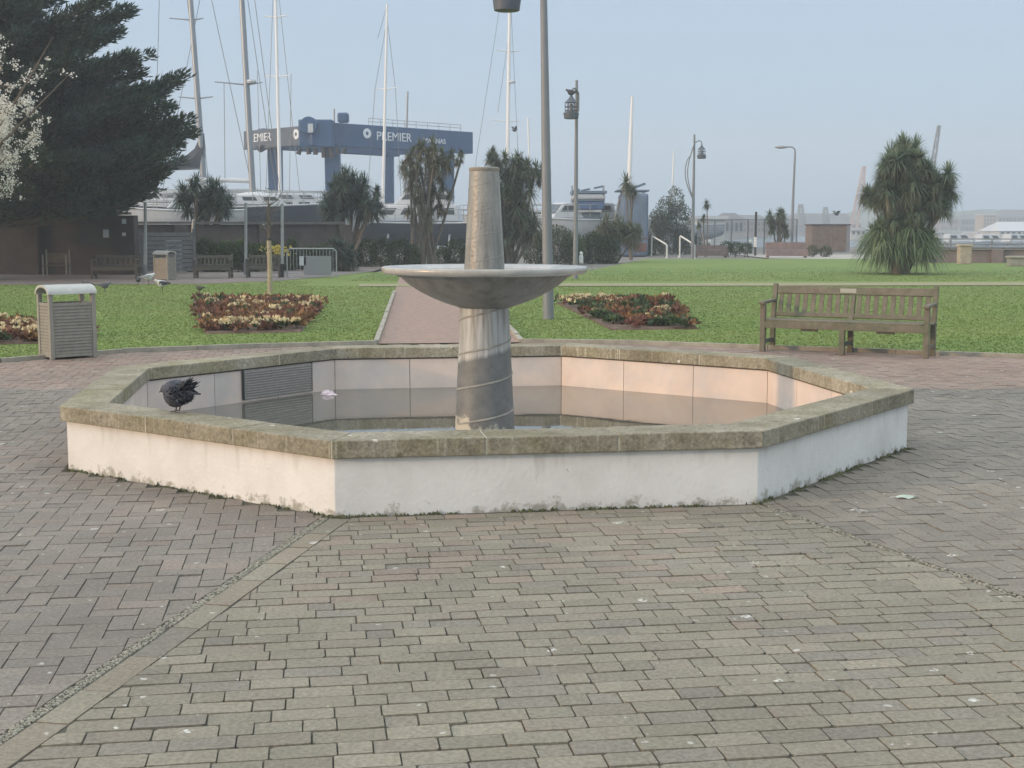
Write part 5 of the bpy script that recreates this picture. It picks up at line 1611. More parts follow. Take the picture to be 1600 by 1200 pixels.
hr = MB()
for z in (.55, 1.0):
    hr.tube([v * .30 + Vector((0, 0, hz1 + z * .6)), v + vd * 1.6 + Vector((0, 0, hz1 + z * .6))], .03, 5)
for k in range(9):
    p = v * .30 + (v * .7 + vd * 1.6) * (k / 8) + Vector((0, 0, hz1)); hr.tube([p, p + Vector((0, 0, .6))], .03, 5)
hr.build('walkway_rail', M_galv, th)
MB().tube([v * .62 + Vector((0, 0, hz0)), v * .66 + Vector((.6, 0, hz0 - 5.5)), v * .70 + Vector((0, 0, hz0))], .03, 4, cap=False).build('sling', M_wire, th)

# ---------------------------------------------------------------- harbour water and the far shore
o = poly_sheet('water', [(-500, 117.9), (500, 117.9), (500, 705), (-500, 705)], -.9, water_mat('harbour_water', (.06, .085, .10), .18, .4, .05, 1.33))
qb = MB().box((0, 117.5, -.55), (1000, 1.0, 1.0)); struct(qb.build('quay', mat('quay_stone', (.22, .20, .18), .9, var=.2, scale=1)))
hv, hf = [], []
n = 120
for i in range(n + 1):
    x = -480 + 960 * i / n
    hgt = 4.2 + 2.2 * math.sin(i * .31) + 1.6 * math.sin(i * .83 + 1) + (3.5 if x > 100 else 0) * min(1, max(0, (x - 100) / 60))
    hv += [(x, 600 + 12 * math.sin(i * .4), -.95), (x, 640, max(2.5, hgt * .6)), (x, 690, max(3.5, hgt * 1.25)), (x, 702, -1)]
for i in range(n):
    for k in range(3): hf.append((i*4+k, i*4+k+4, i*4+k+5, i*4+k+1))
me = bpy.data.meshes.new('hills'); me.from_pydata(hv, [], hf); me.materials.append(mat('far_hills', (.10, .12, .09), .95, var=.3, scale=.04)); me.shade_smooth()
o = bpy.data.objects.new('hills', me); col.objects.link(o); struct(o)
def building(name, label, px0, px1, pytop, pybot, Y, wm, floors=3, bays=6, roof='flat', roofm=None, dep=14):
    a, b = at(px0, pytop, Y), at(px1, pybot, Y)
    W, zt_, zb_ = b.x - a.x, a.z, min(b.z, 0)
    t = thing(name, label, 'building', ((a.x + b.x) / 2, Y, 0))
    bl = MB().box((0, dep / 2, (zt_ + zb_) / 2), (W, dep, zt_ - zb_)).build('wall', wm, t)
    if roof == 'flat':
        MB().box((0, dep / 2, zt_ + .25), (W + .8, dep + .8, .5)).build('roof', roofm or M_white, t)
    else:
        h = W * .12 + .8
        MB().add([(-W/2-.4, -.4, zt_), (W/2+.4, -.4, zt_), (W/2+.4, dep+.4, zt_), (-W/2-.4, dep+.4, zt_), (-W/2*.7, dep/2, zt_+h), (W/2*.7, dep/2, zt_+h)], [(0,1,5,4),(2,3,4,5),(1,2,5),(3,0,4),(3,2,1,0)]).build('roof', roofm or M_slate, t)
    fh = (zt_ - max(zb_, 0)) / floors
    for f in range(floors):
        for k in range(bays):
            x = -W / 2 + W * (k + .5) / bays
            MB().box((x, -.06, max(zb_, 0) + fh * (f + .55)), (W / bays * .5, .12, fh * .5)).build('window', M_glass, t)
    return t
M_slate = mat('slate_roof', (.11, .11, .12), .8, var=.2, scale=.5)
M_tan = mat('tan_brick', (.36, .26, .17), .9, var=.1, scale=.3)
M_mauve = mat('mauve_terrace', (.26, .20, .19), .9, var=.2, scale=.2)
M_palewall = mat('pale_render', (.50, .50, .48), .85, var=.1, scale=.3)
building('tower_block', 'tan tower block with a white roof line on the far shore, right', 1537, 1555, 336, 368, 560, M_tan, 5, 4, dep=10)
building('terrace', 'mauve terrace of houses on the far shore, right of the large palm', 1470, 1500, 342, 366, 590, M_mauve, 2, 8, 'pitched')
building('terrace', 'longer bluish terrace on the far shore, left of the tan tower', 1502, 1534, 343, 368, 585, mat('bluish_terrace', (.20, .20, .22), .9, var=.2, scale=.2), 2, 8, 'pitched')
building('terrace', 'grey terrace on the far shore, right of the tan tower', 1560, 1640, 340, 362, 590, M_mauve, 3, 14, 'pitched')
building('warehouse', 'long pale warehouse on the far shore at the right edge', 1562, 1640, 361, 378, 330, M_palewall, 1, 9, 'pitched', mat('pale_roof', (.50, .52, .53), .6))
building('warehouse', 'low white shed on the far shore below the tan tower', 1530, 1550, 365, 376, 360, M_palewall, 1, 3)
building('ferry_terminal', 'low white quay building on the far shore, right of the large palm', 1464, 1500, 364, 378, 340, M_palewall, 1, 6)
building('terrace', 'hazy mauve houses seen through the harbour fence', 1155, 1200, 345, 372, 420, M_mauve, 2, 8, 'pitched')
building('warehouse', 'pale green-grey warehouse behind the harbour fence, right of the curved lamp post', 1090, 1132, 343, 384, 180, mat('pale_green_cladding', (.42, .46, .45), .8), 1, 4, dep=20)
building('warehouse', 'grey warehouse with a darker roof seen through the harbour fence', 1133, 1161, 342, 374, 260, mat('grey_cladding', (.30, .31, .32), .8), 1, 4, 'pitched')
building('terrace', 'row of hazy houses left of the large palm on the far shore', 1225, 1345, 351, 372, 520, M_mauve, 2, 16, 'pitched')
building('warehouse', 'low pale sheds on the shore left of the large palm', 1330, 1352, 360, 380, 300, M_palewall, 1, 3)
# masts of hazy towers and cranes
def lattice(name, label, foot, top, Y, wd, m, jib=None, cat='crane'):
    f = at(*foot, Y); f.z = 0; tp = at(*top, Y)
    t = thing(name, label, cat, f)
    mb = MB(); d = tp - f
    for sx, sy in ((-1, -1), (1, -1), (1, 1), (-1, 1)):
        mb.tube([(sx * wd / 2, sy * wd / 2, 0), (d.x + sx * wd * .2, d.y + sy * wd * .2, d.z)], wd * .09, 4)
    nseg = 9
    for i in range(nseg):
        a, b = i / nseg, (i + 1) / nseg
        wa, wb_ = wd / 2 * (1 - .6 * a), wd / 2 * (1 - .6 * b)
        mb.tube([(d.x * a - wa, -wa, d.z * a), (d.x * b + wb_, -wb_, d.z * b)], wd * .06, 4)
        mb.tube([(d.x * a + wa, -wa, d.z * a), (d.x * b - wb_, -wb_, d.z * b)], wd * .06, 4)
    mb.build('lattice_mast', m, t)
    MB().box((d.x, d.y, d.z), (wd * .5, wd * .5, wd * .4)).build('head', m, t)
    if jib:
        j = at(*jib, Y) - f
        MB().tube([tuple(d), tuple(j)], wd * .12, 5).build('jib', m, t)
    return t
lattice('harbour_crane', 'faint pinkish harbour crane left of the large palm', (1332, 372), (1350, 262), 420, 2.2, mat('crane_red', (.42, .30, .27), .7), jib=(1352, 300))
lattice('harbour_crane', 'dark slanting crane jib behind the right crown of the large palm', (1440, 370), (1467, 198), 330, 1.5, mat('crane_grey', (.12, .13, .14), .7), jib=(1464, 240))
lattice('pylon', 'grey lattice pylon on the skyline above the brown timber box', (1290, 362), (1290, 326), 500, 3.0, mat('crane_grey', (.12, .13, .14)), cat='pylon')
lattice('pylon', 'grey lattice pylon on the skyline behind the small drooping palm', (1252, 362), (1251, 322), 520, 3.4, mat('crane_grey', (.12, .13, .14)), cat='pylon')
# moored white boats by the far quay
for k, (px, Yb, L, lab) in enumerate(((1500, 190, 9, 'white moored cabin boat nearest the large palm'), (1548, 200, 8, 'white moored boat below the tan tower'), (1590, 196, 11, 'white moored boat at the right edge'))):
    boat('moored_boat', lab, px, Yb, 379, L, 3.2, 1.5, 5 + k * 7, M_white, cabin=[(-2.2, 1.6, 2.2, 1.1, .15)], rails=False)

# ================================================================== STREET FURNITURE
M_wood = mat('weathered_teak', (.148, .130, .096), .85, var=.25, scale=9, tint2=(.115, .12, .075), mix_scale=3, bump=.3, bscale=30)
M_wood2 = mat('dark_teak', (.085, .078, .060), .85, var=.25, scale=9)
# long slatted bench
BL, BR = gp(1186, 549), gp(1450, 561)
bd = (BR - BL); blen = bd.length; brz = math.atan2(bd.y, bd.x)
bench = thing('park_bench', 'long weathered wooden bench with slatted back and armrests on the plaza edge at right', 'bench', BL, brz)
W_ = blen; SH = .40; BH = .84; DP = .52
def part(mb, n, p=bench, m=M_wood, bv=.006): return mb.build(n, m, p, bevel=bv)
def bench_parts(b, W_, arms=True, m=M_wood, nsl=9, plaque=True, mid=True, SH=.40, BH=.84, DP=.52, simple=False):
    pos = [0.035, W_ / 2, W_ - .035] if mid else [.035, W_ - .035]
    for i, x in enumerate(pos):
        armleg = arms and i in (0, len(pos) - 1)
        part(MB().box((x, .035, (SH + .22) / 2 if armleg else SH / 2), (.068, .068, SH + .22 if armleg else SH)), 'leg', b, m)
        # back leg leans and, at the ends, carries on up to the top rail
        top = BH if True else SH
        lean = .11
        mb = MB()
        mb.bar((x, DP - .06, 0), (x, DP - .06, SH + .02), .066, .066, up=(0, 1, 0))
        mb.bar((x, DP - .06, SH - .02), (x, DP - .06 + lean, top + (.03 if i != 1 or not mid else -.08)), .06, .06, up=(0, 1, 0))
        part(mb, 'leg', b, m)
        part(MB().box((x, DP / 2 - .02, .13), (.04, DP - .14, .055)), 'stretcher', b, m)
        if armleg:
            a = MB().add([(x - .04, -.05, SH + .22), (x + .04, -.05, SH + .22), (x + .035, DP - .03, SH + .235), (x - .035, DP - .03, SH + .235), (x - .04, -.05, SH + .262), (x + .04, -.05, SH + .262), (x + .035, DP - .03, SH + .275), (x - .035, DP - .03, SH + .275)], [(0,3,2,1),(4,5,6,7),(0,1,5,4),(1,2,6,5),(2,3,7,6),(3,0,4,7)])
            part(a, 'armrest', b, m, .012)
    part(MB().box((W_ / 2, .02, SH - .045), (W_ - .10, .035, .085)), 'seat_rail', b, m)
    for k in range(5):
        part(MB().box((W_ / 2, .055 + k * .092, SH + .012), (W_ - .02 if k else W_ - .15, .078, .024)), 'seat_slat', b, m, .004)
    yb = lambda z: DP - .06 + .11 * (z - SH) / (BH - SH)
    part(MB().bar((.06, yb(BH - .06), BH - .05), (W_ - .06, yb(BH - .06), BH - .05), .038, .10, up=(0, .24, 1)), 'top_rail', b, m)
    part(MB().bar((.06, yb(SH + .09), SH + .07), (W_ - .06, yb(SH + .09), SH + .07), .036, .06, up=(0, .24, 1)), 'lower_rail', b, m)
    segs = [(.07, W_ / 2 - .03), (W_ / 2 + .03, W_ - .07)] if mid else [(.07, W_ - .07)]
    for a0, a1 in segs:
        for k in range(nsl):
            x = a0 + (a1 - a0) * (k + .5) / nsl
            part(MB().bar((x, yb(SH + .08), SH + .09), (x, yb(BH - .09), BH - .09), (a1 - a0) / nsl * .56, .018, up=(0, 1, 0)), 'back_slat', b, m, .003)
    if plaque:
        part(MB().box((W_ * .47, yb(BH - .05) - .024, BH - .045), (.21, .008, .055)), 'plaque', b, mat('plaque_metal', (.33, .34, .28), .5), .002)
bench_parts(bench, W_)
for xx_ in (.30, .75):
    part(MB().box((W_ * xx_, .05, SH - .10), (.22, .05, .03)), 'bracket', bench, M_wood2)
# dark benches along the back-left pavement
def back_bench(label, px0, px1, py, m=M_wood2, w=None):
    a, b = gp(px0, py), gp(px1, py)
    t = thing('park_bench', label, 'bench', a, math.atan2(b.y - a.y, b.x - a.x), 'benches along the back-left pavement')
    bench_parts(t, (b - a).length, m=m, nsl=8, plaque=False, mid=False, SH=.36, BH=.74, DP=.5)
    return t
back_bench('dark bench against the brick wall, left of the slatted gate', 142, 214, 436)
back_bench('bench in front of the leafy shrub, just right of the far litter bin', 302, 360, 435.5)
back_bench('bench half hidden behind the sapling sleeve', 384, 438, 434.5)
ch = gp(66, 432)
t = thing('metal_chair', 'single dark metal framed seat under the conifer', 'chair', ch)
part(MB().box((.42, .2, .36), (.80, .42, .04)), 'seat', t, M_wood2)
part(MB().box((.42, .42, .62), (.80, .035, .32)), 'backrest', t, M_wood2)
for x in (.03, .81):
    for y in (.03, .4): part(MB().box((x, y, .36 if y < .1 else .45), (.04, .04, .72 if y < .1 else .90)), 'leg', t, mat('pale_metal_frame', (.22, .22, .21), .5))
# far pinkish benches by the harbour fence
M_pink = mat('pinkish_timber', (.24, .175, .16), .9, var=.15, scale=4)
for lab, px0, px1, py, hh in (('wide pinkish timber bench by the harbour fence, the right one', 1198, 1262, 402.5, .80), ('darker mauve timber bench beside the right handrail', 1086, 1137, 402, .62)):
    a, b = gp(px0, py), gp(px1, py); W2 = (b - a).length
    m_ = M_pink if 'right one' in lab else mat('mauve_timber', (.15, .115, .11), .9, var=.15, scale=4)
    t = thing('timber_bench', lab, 'bench', a, math.atan2(b.y - a.y, b.x - a.x), 'timber benches by the harbour fence')
    part(MB().box((W2 / 2, -.02, .22), (W2, .10, .26)), 'front_board', t, m_, .01)
    part(MB().box((W2 / 2, .22, .40), (W2 + .05, .5, .07)), 'seat', t, m_, .01)
    part(MB().box((W2 / 2, .48, .47 + (hh - .45) / 2), (W2, .06, hh - .40)), 'backrest', t, m_, .01)
    for x in (.08, W2 - .08): part(MB().box((x, .24, .18), (.12, .4, .36)), 'leg', t, m_)

# litter bins
def bin_thing(label, loc, rz, L1=.60, W1_=.38, H=.90, group='barrel-roofed litter bins'):
    t = thing('litter_bin', label, 'litter bin', loc, rz, group)
    fr = mat('bin_frame', (.25, .235, .195), .55, var=.15, scale=10)
    pn = mat('bin_panel', (.20, .185, .155), .6, var=.15, scale=10)
    p_ = .055; zs = .62
    for x in (p_ / 2, L1 - p_ / 2):
        for y in (p_ / 2, W1_ - p_ / 2):
            part(MB().box((x, y, (H - .10) / 2), (p_, p_, H - .10)), 'post', t, fr, .008)
    for x, y, sx, sy in ((L1 / 2, .028, L1 - 2 * p_ - .002, .022), (L1 / 2, W1_ - .028, L1 - 2 * p_ - .002, .022), (.028, W1_ / 2, .022, W1_ - 2 * p_ - .002), (L1 - .028, W1_ / 2, .022, W1_ - 2 * p_ - .002)):
        pl = part(MB().box((x, y, .05 + zs / 2), (sx, sy, zs - .02)), 'panel', t, pn, 0)
        mb = MB()
        for k in range(15):
            z = .08 + k * .039
            if sx > sy: mb.box((x, y + (-.013 if y < W1_ / 2 else .013), z), (sx - .004, .008, .022))
            else: mb.box((x + (-.013 if x < L1 / 2 else .013), y, z), (.008, sy - .004, .022))
        mb.build('louvre', fr, pl)
        mb = MB()
        for z in (.045, zs + .055): mb.box((x, y, z), (sx, sy + .012 if sx > sy else sy, .035) if sx > sy else (sx + .012, sy, .035))
        mb.build('rail', fr, t)
    part(MB().box((L1 / 2, W1_ / 2, .34), (L1 - .12, W1_ - .12, .55)), 'liner', t, mat('bin_liner', (.05, .05, .045), .8))
    n = 14; mb = MB(); ro, ri = W1_ / 2 + .015, W1_ / 2 - .022
    for x in (-.012, L1 + .012):
        for k in range(n + 1):
            a = math.pi * k / n
            mb.v += [(x, W1_ / 2 + ro * math.cos(a), H - .10 + .115 * math.sin(a)), (x, W1_ / 2 + ri * math.cos(a), H - .10 + .085 * math.sin(a))]
    q = 2 * (n + 1)
    for k in range(n):
        a = 2 * k
        mb.f += [(a, a + 2, q + a + 2, q + a), (a + 3, a + 1, q + a + 1, q + a + 3), (a + 1, a + 3, a + 2, a), (q + a, q + a + 2, q + a + 3, q + a + 1)]
    mb.f += [(0, q, q + 1, 1), (2 * n + 1, q + 2 * n + 1, q + 2 * n, 2 * n)]
    mb.build('roof', mat('bin_roof', (.40, .40, .36), .4, var=.12, scale=8, spec=.6), t, smooth=True, angle=50)
    return t
bc = gp(80, 563)
near_bin = bin_thing('grey barrel-roofed litter bin with louvred sides at the left plaza edge', bc, R(42))
fb = gp(276, 437.5)
far_bin = dup(near_bin, fb, R(150), 'smaller looking litter bin beside the slatted gate on the back pavement')

# lantern posts
M_post = mat('post_grey', (.19, .20, .21), .5, var=.08, scale=3)
M_post2 = mat('lantern_dark', (.085, .10, .125), .5)
def lantern_post(label, foot, H, zl, arm, rz, r0=.085, lean=(0, 0), m=M_post, lm=M_post2, bows=True, sc=1.0):
    t = thing('lamp_post', label, 'lamp post', foot, rz, 'lantern posts in the park')
    top = Vector((lean[0], lean[1], H))
    MB().tube([(0, 0, -.1), (0, 0, .02), top * .45, top], [r0, r0, r0 * .78, r0 * .5], 14).build('post', m, t, smooth=True)
    bx = lambda z: lean[0] * z / H
    for k in range(2 if bows else 1):
        pts = []
        for i in range(15):
            f = i / 14
            z = (zl - 2.2) + f * 3.0
            if not bows: z = zl + .25 + f * .55
            off = -.34 * math.sin(f * math.pi) ** 1.1 * (1 + .35 * k)
            if f > .72: off = -.34 * math.sin(.72 * math.pi) ** 1.1 * (1 - (f - .72) / .28) + 0
            pts.append(Vector((bx(z) + off * (1 if bows else 0), .05 * (k * 2 - 1), z)))
        zt_ = pts[-1].z
        for i in range(1, 9):
            a = math.pi / 2 * i / 8
            pts.append(Vector((bx(zt_) + arm * math.sin(a) if i < 8 else bx(zt_) + arm, .05 * (k * 2 - 1) * (1 - i / 8), zt_ + .28 * math.sin(a * 2) * .6 - .02 * i * .3)))
        MB().tube(pts, .028, 7).build('bracket', m, t, smooth=True)
    lx = bx(zl) + arm
    la = MB().lathe([(.205, 0), (.22, .005), (.245, .18), (.20, .20)], 24, c=(lx, 0, zl)).build('lantern', lm, t, smooth=True)
    MB().lathe([(.21, .49), (.19, .52), (.09, .62), (.04, .70), (.03, .80)], 20, c=(lx, 0, zl)).build('lantern_roof', lm, la, smooth=True)
    for k in range(6):
        a = k * math.pi / 3
        MB().tube([(lx + .19 * math.cos(a), .19 * math.sin(a), zl + .19), (lx + .19 * math.cos(a), .19 * math.sin(a), zl + .50)], .012, 5).build('cage_bar', lm, la)
    MB().lathe([(.05, .15), (.06, .2), (.06, .42), (.04, .46)], 12, c=(lx, 0, zl)).build('lamp', mat('lamp_body', (.16, .18, .20), .4), la, smooth=True)
    for z in (.25, .37): MB().lathe([(.185, z - .012), (.205, z - .012), (.205, z + .012), (.185, z + .012)], 20, c=(lx, 0, zl), cap0=False, cap1=False).build('cage_ring', lm, la)
    return t
g1 = gp(857, 499)
zl1 = at(788, 17, g1.y).z
lantern_post('tall near lamp post on the lawn beside the right flower bed', g1, 7.2, zl1, -.64, 0, r0=.098, lean=(-.13, 0), bows=False)
g2 = gp(899, 436)
zl2 = at(897, 187, g2.y).z
p2 = lantern_post('lantern post with a dark pigeon sitting on its lantern', g2, at(907, 125, g2.y).z, zl2, -.42, R(62), r0=.085, lean=(.06, .02), bows=False)
g3 = gp(1082, 404)
lantern_post('far lantern post with curved bow brackets beside the feathery shrub', g3, at(1082, 210, g3.y).z, at(1093, 248, g3.y).z, .40, 0, r0=.10)
# plain column street lamp far right
g4 = gp(1237, 396)
t = thing('street_lamp', 'slim plain street lamp with a single arm to the left, behind the small drooping palm', 'street lamp', g4)
hh = at(1238, 232, g4.y).z
MB().tube([(0, 0, -.1), (.0, 0, hh * .5), (.06, 0, hh - .3)], [.10, .085, .06], 10).build('post', M_post, t, smooth=True)
MB().tube([(.06, 0, hh - .35), (.05, 0, hh - .08), (-.1, 0, hh + .08), (-.55, 0, hh + .12)], [.055, .05, .045, .04], 8).build('arm', M_post, t, smooth=True)
MB().sphere((-.85, 0, hh + .09), .34, sc=(1.25, .5, .32)).build('lamp_head', mat('lamp_head_grey', (.30, .31, .32), .4), t, smooth=True)

# steel crowd barrier, posts, rails, fence
ba, bb_ = gp(449, 434), gp(526, 434)
t = thing('crowd_barrier', 'galvanised steel crowd barrier at the end of the back pavement', 'barrier', ba)
L_b = (bb_ - ba).length
part(MB().tube([(0, 0, .02), (0, 0, .86), (.10, 0, .95), (L_b - .1, 0, .95), (L_b, 0, .86), (L_b, 0, .02)], .022, 8), 'frame', t, M_galv, 0)
part(MB().tube([(0, 0, .16), (L_b, 0, .16)], .018, 6), 'lower_rail', t, M_galv, 0)
for k in range(1, 15): part(MB().tube([(L_b * k / 15, 0, .16), (L_b * k / 15, 0, .93)], .009, 5), 'bar', t, M_galv, 0)
for x in (.15, L_b - .15): part(MB().box((x, 0, .02), (.05, .6, .03)), 'foot', t, M_galv)
part(MB().box((L_b * .32, -.03, .55), (.22, .02, .3)), 'tag_plate', t, M_white)
part(MB().box((L_b * .62, -.03, .40), (.9, .02, .62)), 'mesh_panel', t, mat('barrier_mesh', (.22, .225, .225), .6))
for k, (px, pt, pb, lab) in enumerate(((227, 318, 435, 'grey boatyard pole rising behind the slatted gate'), (384, 318, 430, 'slim pale post behind the shrubs left of the sapling'), (441, 320, 434, 'slim pale post with a dark foot beside the crowd barrier'), (298, 345, 425, 'pale leaning prop behind the bench by the far bin'))):
    f = gp(px, pb); tp = at(px + (4 if k == 3 else 0), pt, f.y)
    t = thing('post', lab, 'post', f)
    part(MB().tube([(0, 0, -.05), (tp.x - f.x, 0, tp.z)], [.06, .05], 9), 'shaft', t, M_galv, 0)
    part(MB().tube([(0, 0, -.02), (0, 0, .45)], .07, 9), 'sleeve', t, M_black if k == 2 else M_post, 0)
    part(MB().sphere((tp.x - f.x, 0, tp.z), .055), 'cap', t, M_galv, 0)
cab = at(291, 410, 50.2)
t = thing('electric_cabinet', 'pale blue-grey metal cabinet behind the bench next to the far litter bin', 'cabinet', (cab.x, 48.4, 0))
part(MB().box((0, 0, .66), (.52, .35, 1.25)), 'body', t, mat('cabinet_grey', (.30, .34, .36), .6, var=.1, scale=3), .02)
part(MB().box((0, -.185, .70), (.42, .02, .95)), 'door', t, mat('cabinet_door', (.34, .38, .40), .6), .01)
part(MB().box((0, 0, .02), (.56, .4, .1)), 'plinth', t, M_kerb)

M_rail = mat('white_rail', (.62, .63, .58), .5)
for k, (p0_, p1_) in enumerate((((1018, 399), (1042, 403)), ((1062, 402), (1085, 404)))):
    a, b = gp(*p0_), gp(*p1_)
    Yh = a.y
    t = thing('handrail', ['white tubular handrail at the lawn steps, the left one', 'white tubular handrail in front of the feathery shrub'][k], 'handrail', a, group='handrails at the lawn steps')
    d = b - a
    za, zb_ = at(p0_[0], 369, Yh).z, at(p1_[0], 383, b.y).z
    part(MB().tube([(0, 0, -.05), (0, 0, za - .03), (.04, 0, za), (d.x - .06, d.y, zb_ + .05), (d.x, d.y, zb_ - .02), (d.x, d.y, -.05)], .045, 8), 'rail', t, M_rail, 0)
    part(MB().tube([(-.03, 0, -.03), (0, 0, .04)], .08, 8), 'base_flange', t, M_rail, 0)
    part(MB().tube([(d.x, d.y, -.03), (d.x, d.y, .04)], .08, 8), 'base_flange', t, M_rail, 0)
# marker post (white) at the foot of the lantern post hedge
f = gp(908, 412)
t = thing('marker_post', 'short white marker post right of the lantern post with the pigeon', 'post', f)
part(MB().lathe([(.10, 0), (.10, .30), (.07, .42), (.09, .48), (.02, .56)], 12), 'post', t, M_rail, 0)
part(MB().lathe([(.12, -.02), (.12, .05)], 12), 'base', t, M_kerb, 0)
# weldmesh fence in front of the harbour
fa, fb_ = gp(1090, 398), gp(1244, 397)
t = thing('mesh_fence', 'tall grey mesh fence in front of the harbour, right of the curved lamp post', 'fence', fa)
d = fb_ - fa
zt_ = at(1150, 342, fa.y).z
npost = 6
for k in range(npost + 1):
    q = d * (k / npost)
    part(MB().tube([(q.x, q.y, -.05), (q.x, q.y, zt_)], .05, 7), 'post', t, M_post, 0)
    if k < npost:
        q2 = d * ((k + 1) / npost)
        mb = MB()
        for i in range(1, 26):
            p = q.lerp(q2, i / 26); mb.tube([(p.x, p.y, .15), (p.x, p.y, zt_ - .05)], .005, 3, cap=False)
        for i in range(14):
            z = .2 + (zt_ - .3) * i / 13; mb.tube([(q.x, q.y, z), (q2.x, q2.y, z)], .006, 3, cap=False)
        mb.build('mesh_panel', M_post, t)
        part(MB().tube([(q.x, q.y, zt_ - .03), (q2.x, q2.y, zt_ - .03)], .025, 6), 'top_rail', t, M_post, 0)
f = gp(1180, 399); tp = at(1180, 331, f.y)
t = thing('post', 'tall dark pole with a white collar in front of the harbour fence', 'post', f)
part(MB().tube([(0, 0, -.05), (0, 0, tp.z)], .07, 9), 'shaft', t, M_black, 0)
part(MB().tube([(0, 0, .5), (0, 0, 1.1)], .085, 9), 'collar', t, M_rail, 0)
for k, px in enumerate((1107, 1172)):
    f = gp(px, 396)
    t = thing('bollard', ['white capped bollard behind the mauve bench', 'white capped bollard left of the tall dark pole'][k], 'bollard', f, group='white capped bollards by the fence')
    part(MB().lathe([(.13, 0), (.12, .6), (.10, .66)], 12), 'body', t, M_post2, 0)
    part(MB().lathe([(.17, .66), (.17, .76), (.10, .86), (.01, .90)], 12), 'cap', t, M_rail, 0)
# brown timber box
f = gp(1292, 392)
t = thing('timber_enclosure', 'brown boarded timber box on the promenade left of the large palm', 'bin store', f)
wB = 58 * mpp(f.y); hB = at(1292, 352, f.y).z
part(MB().box((0, 0, hB / 2), (wB, 2.2, hB)), 'box', t, mat('brown_boards', (.185, .14, .115), .9, var=.2, scale=5), .02)
mb = MB()
for k in range(13): mb.box((-wB / 2 + wB * (k + .5) / 13, -1.115, hB / 2 - .03), (wB / 13 - .03, .03, hB - .12))
mb.build('boards', mat('brown_boards', (.185, .14, .115)), t)
part(MB().box((0, 0, hB + .04), (wB + .14, 2.36, .09)), 'lid', t, mat('dark_lid', (.07, .06, .06), .8), .01)
part(MB().box((wB / 2 - .12, -1.14, hB / 2), (.24, .04, hB)), 'corner_post', t, M_post, .01)
# promenade wall and pillars at right
a, b = Vector((19.3, 62.5, 0)), Vector((60, 60.0, 0))
t = wall_run('promenade_wall', 'low mauve promenade wall in front of the harbour at right', a, b, .62, .3, mat('mauve_wall', (.21, .165, .155), .92, var=.2, scale=1.5))
rail = thing('promenade_railing', 'dark railing behind the low promenade wall at right', 'railing', Vector((19.3, 64.5, 0)))
d = Vector((45, -2.5, 0))
for z in (.55, .85, 1.1): part(MB().tube([(0, 0, z), tuple(d + Vector((0, 0, z)))], .03, 6), 'rail', rail, M_post, 0)
for k in range(24): part(MB().tube([tuple(d * (k / 23)), tuple(d * (k / 23) + Vector((0, 0, 1.12)))], .035, 6), 'post', rail, M_post, 0)
for k, (px, py, lab) in enumerate(((1506, 412.5, 'squat beige stone pillar at the promenade wall'), (1592, 416, 'low beige stone block at the right edge of the promenade'))):
    f = gp(px, py)
    t = thing('stone_pillar', lab, 'pillar', f)
    mm_ = mat('beige_stone', (.38, .32, .24), .9, var=.2, scale=4)
    hp = .80 if k == 0 else .35
    part(MB().box((0, 0, hp / 2), (.52 if k == 0 else .9, .5, hp)), 'shaft', t, mm_, .03)
    part(MB().box((0, 0, hp + .04), (.62 if k == 0 else 1.0, .6, .09)), 'cap', t, mm_, .02)

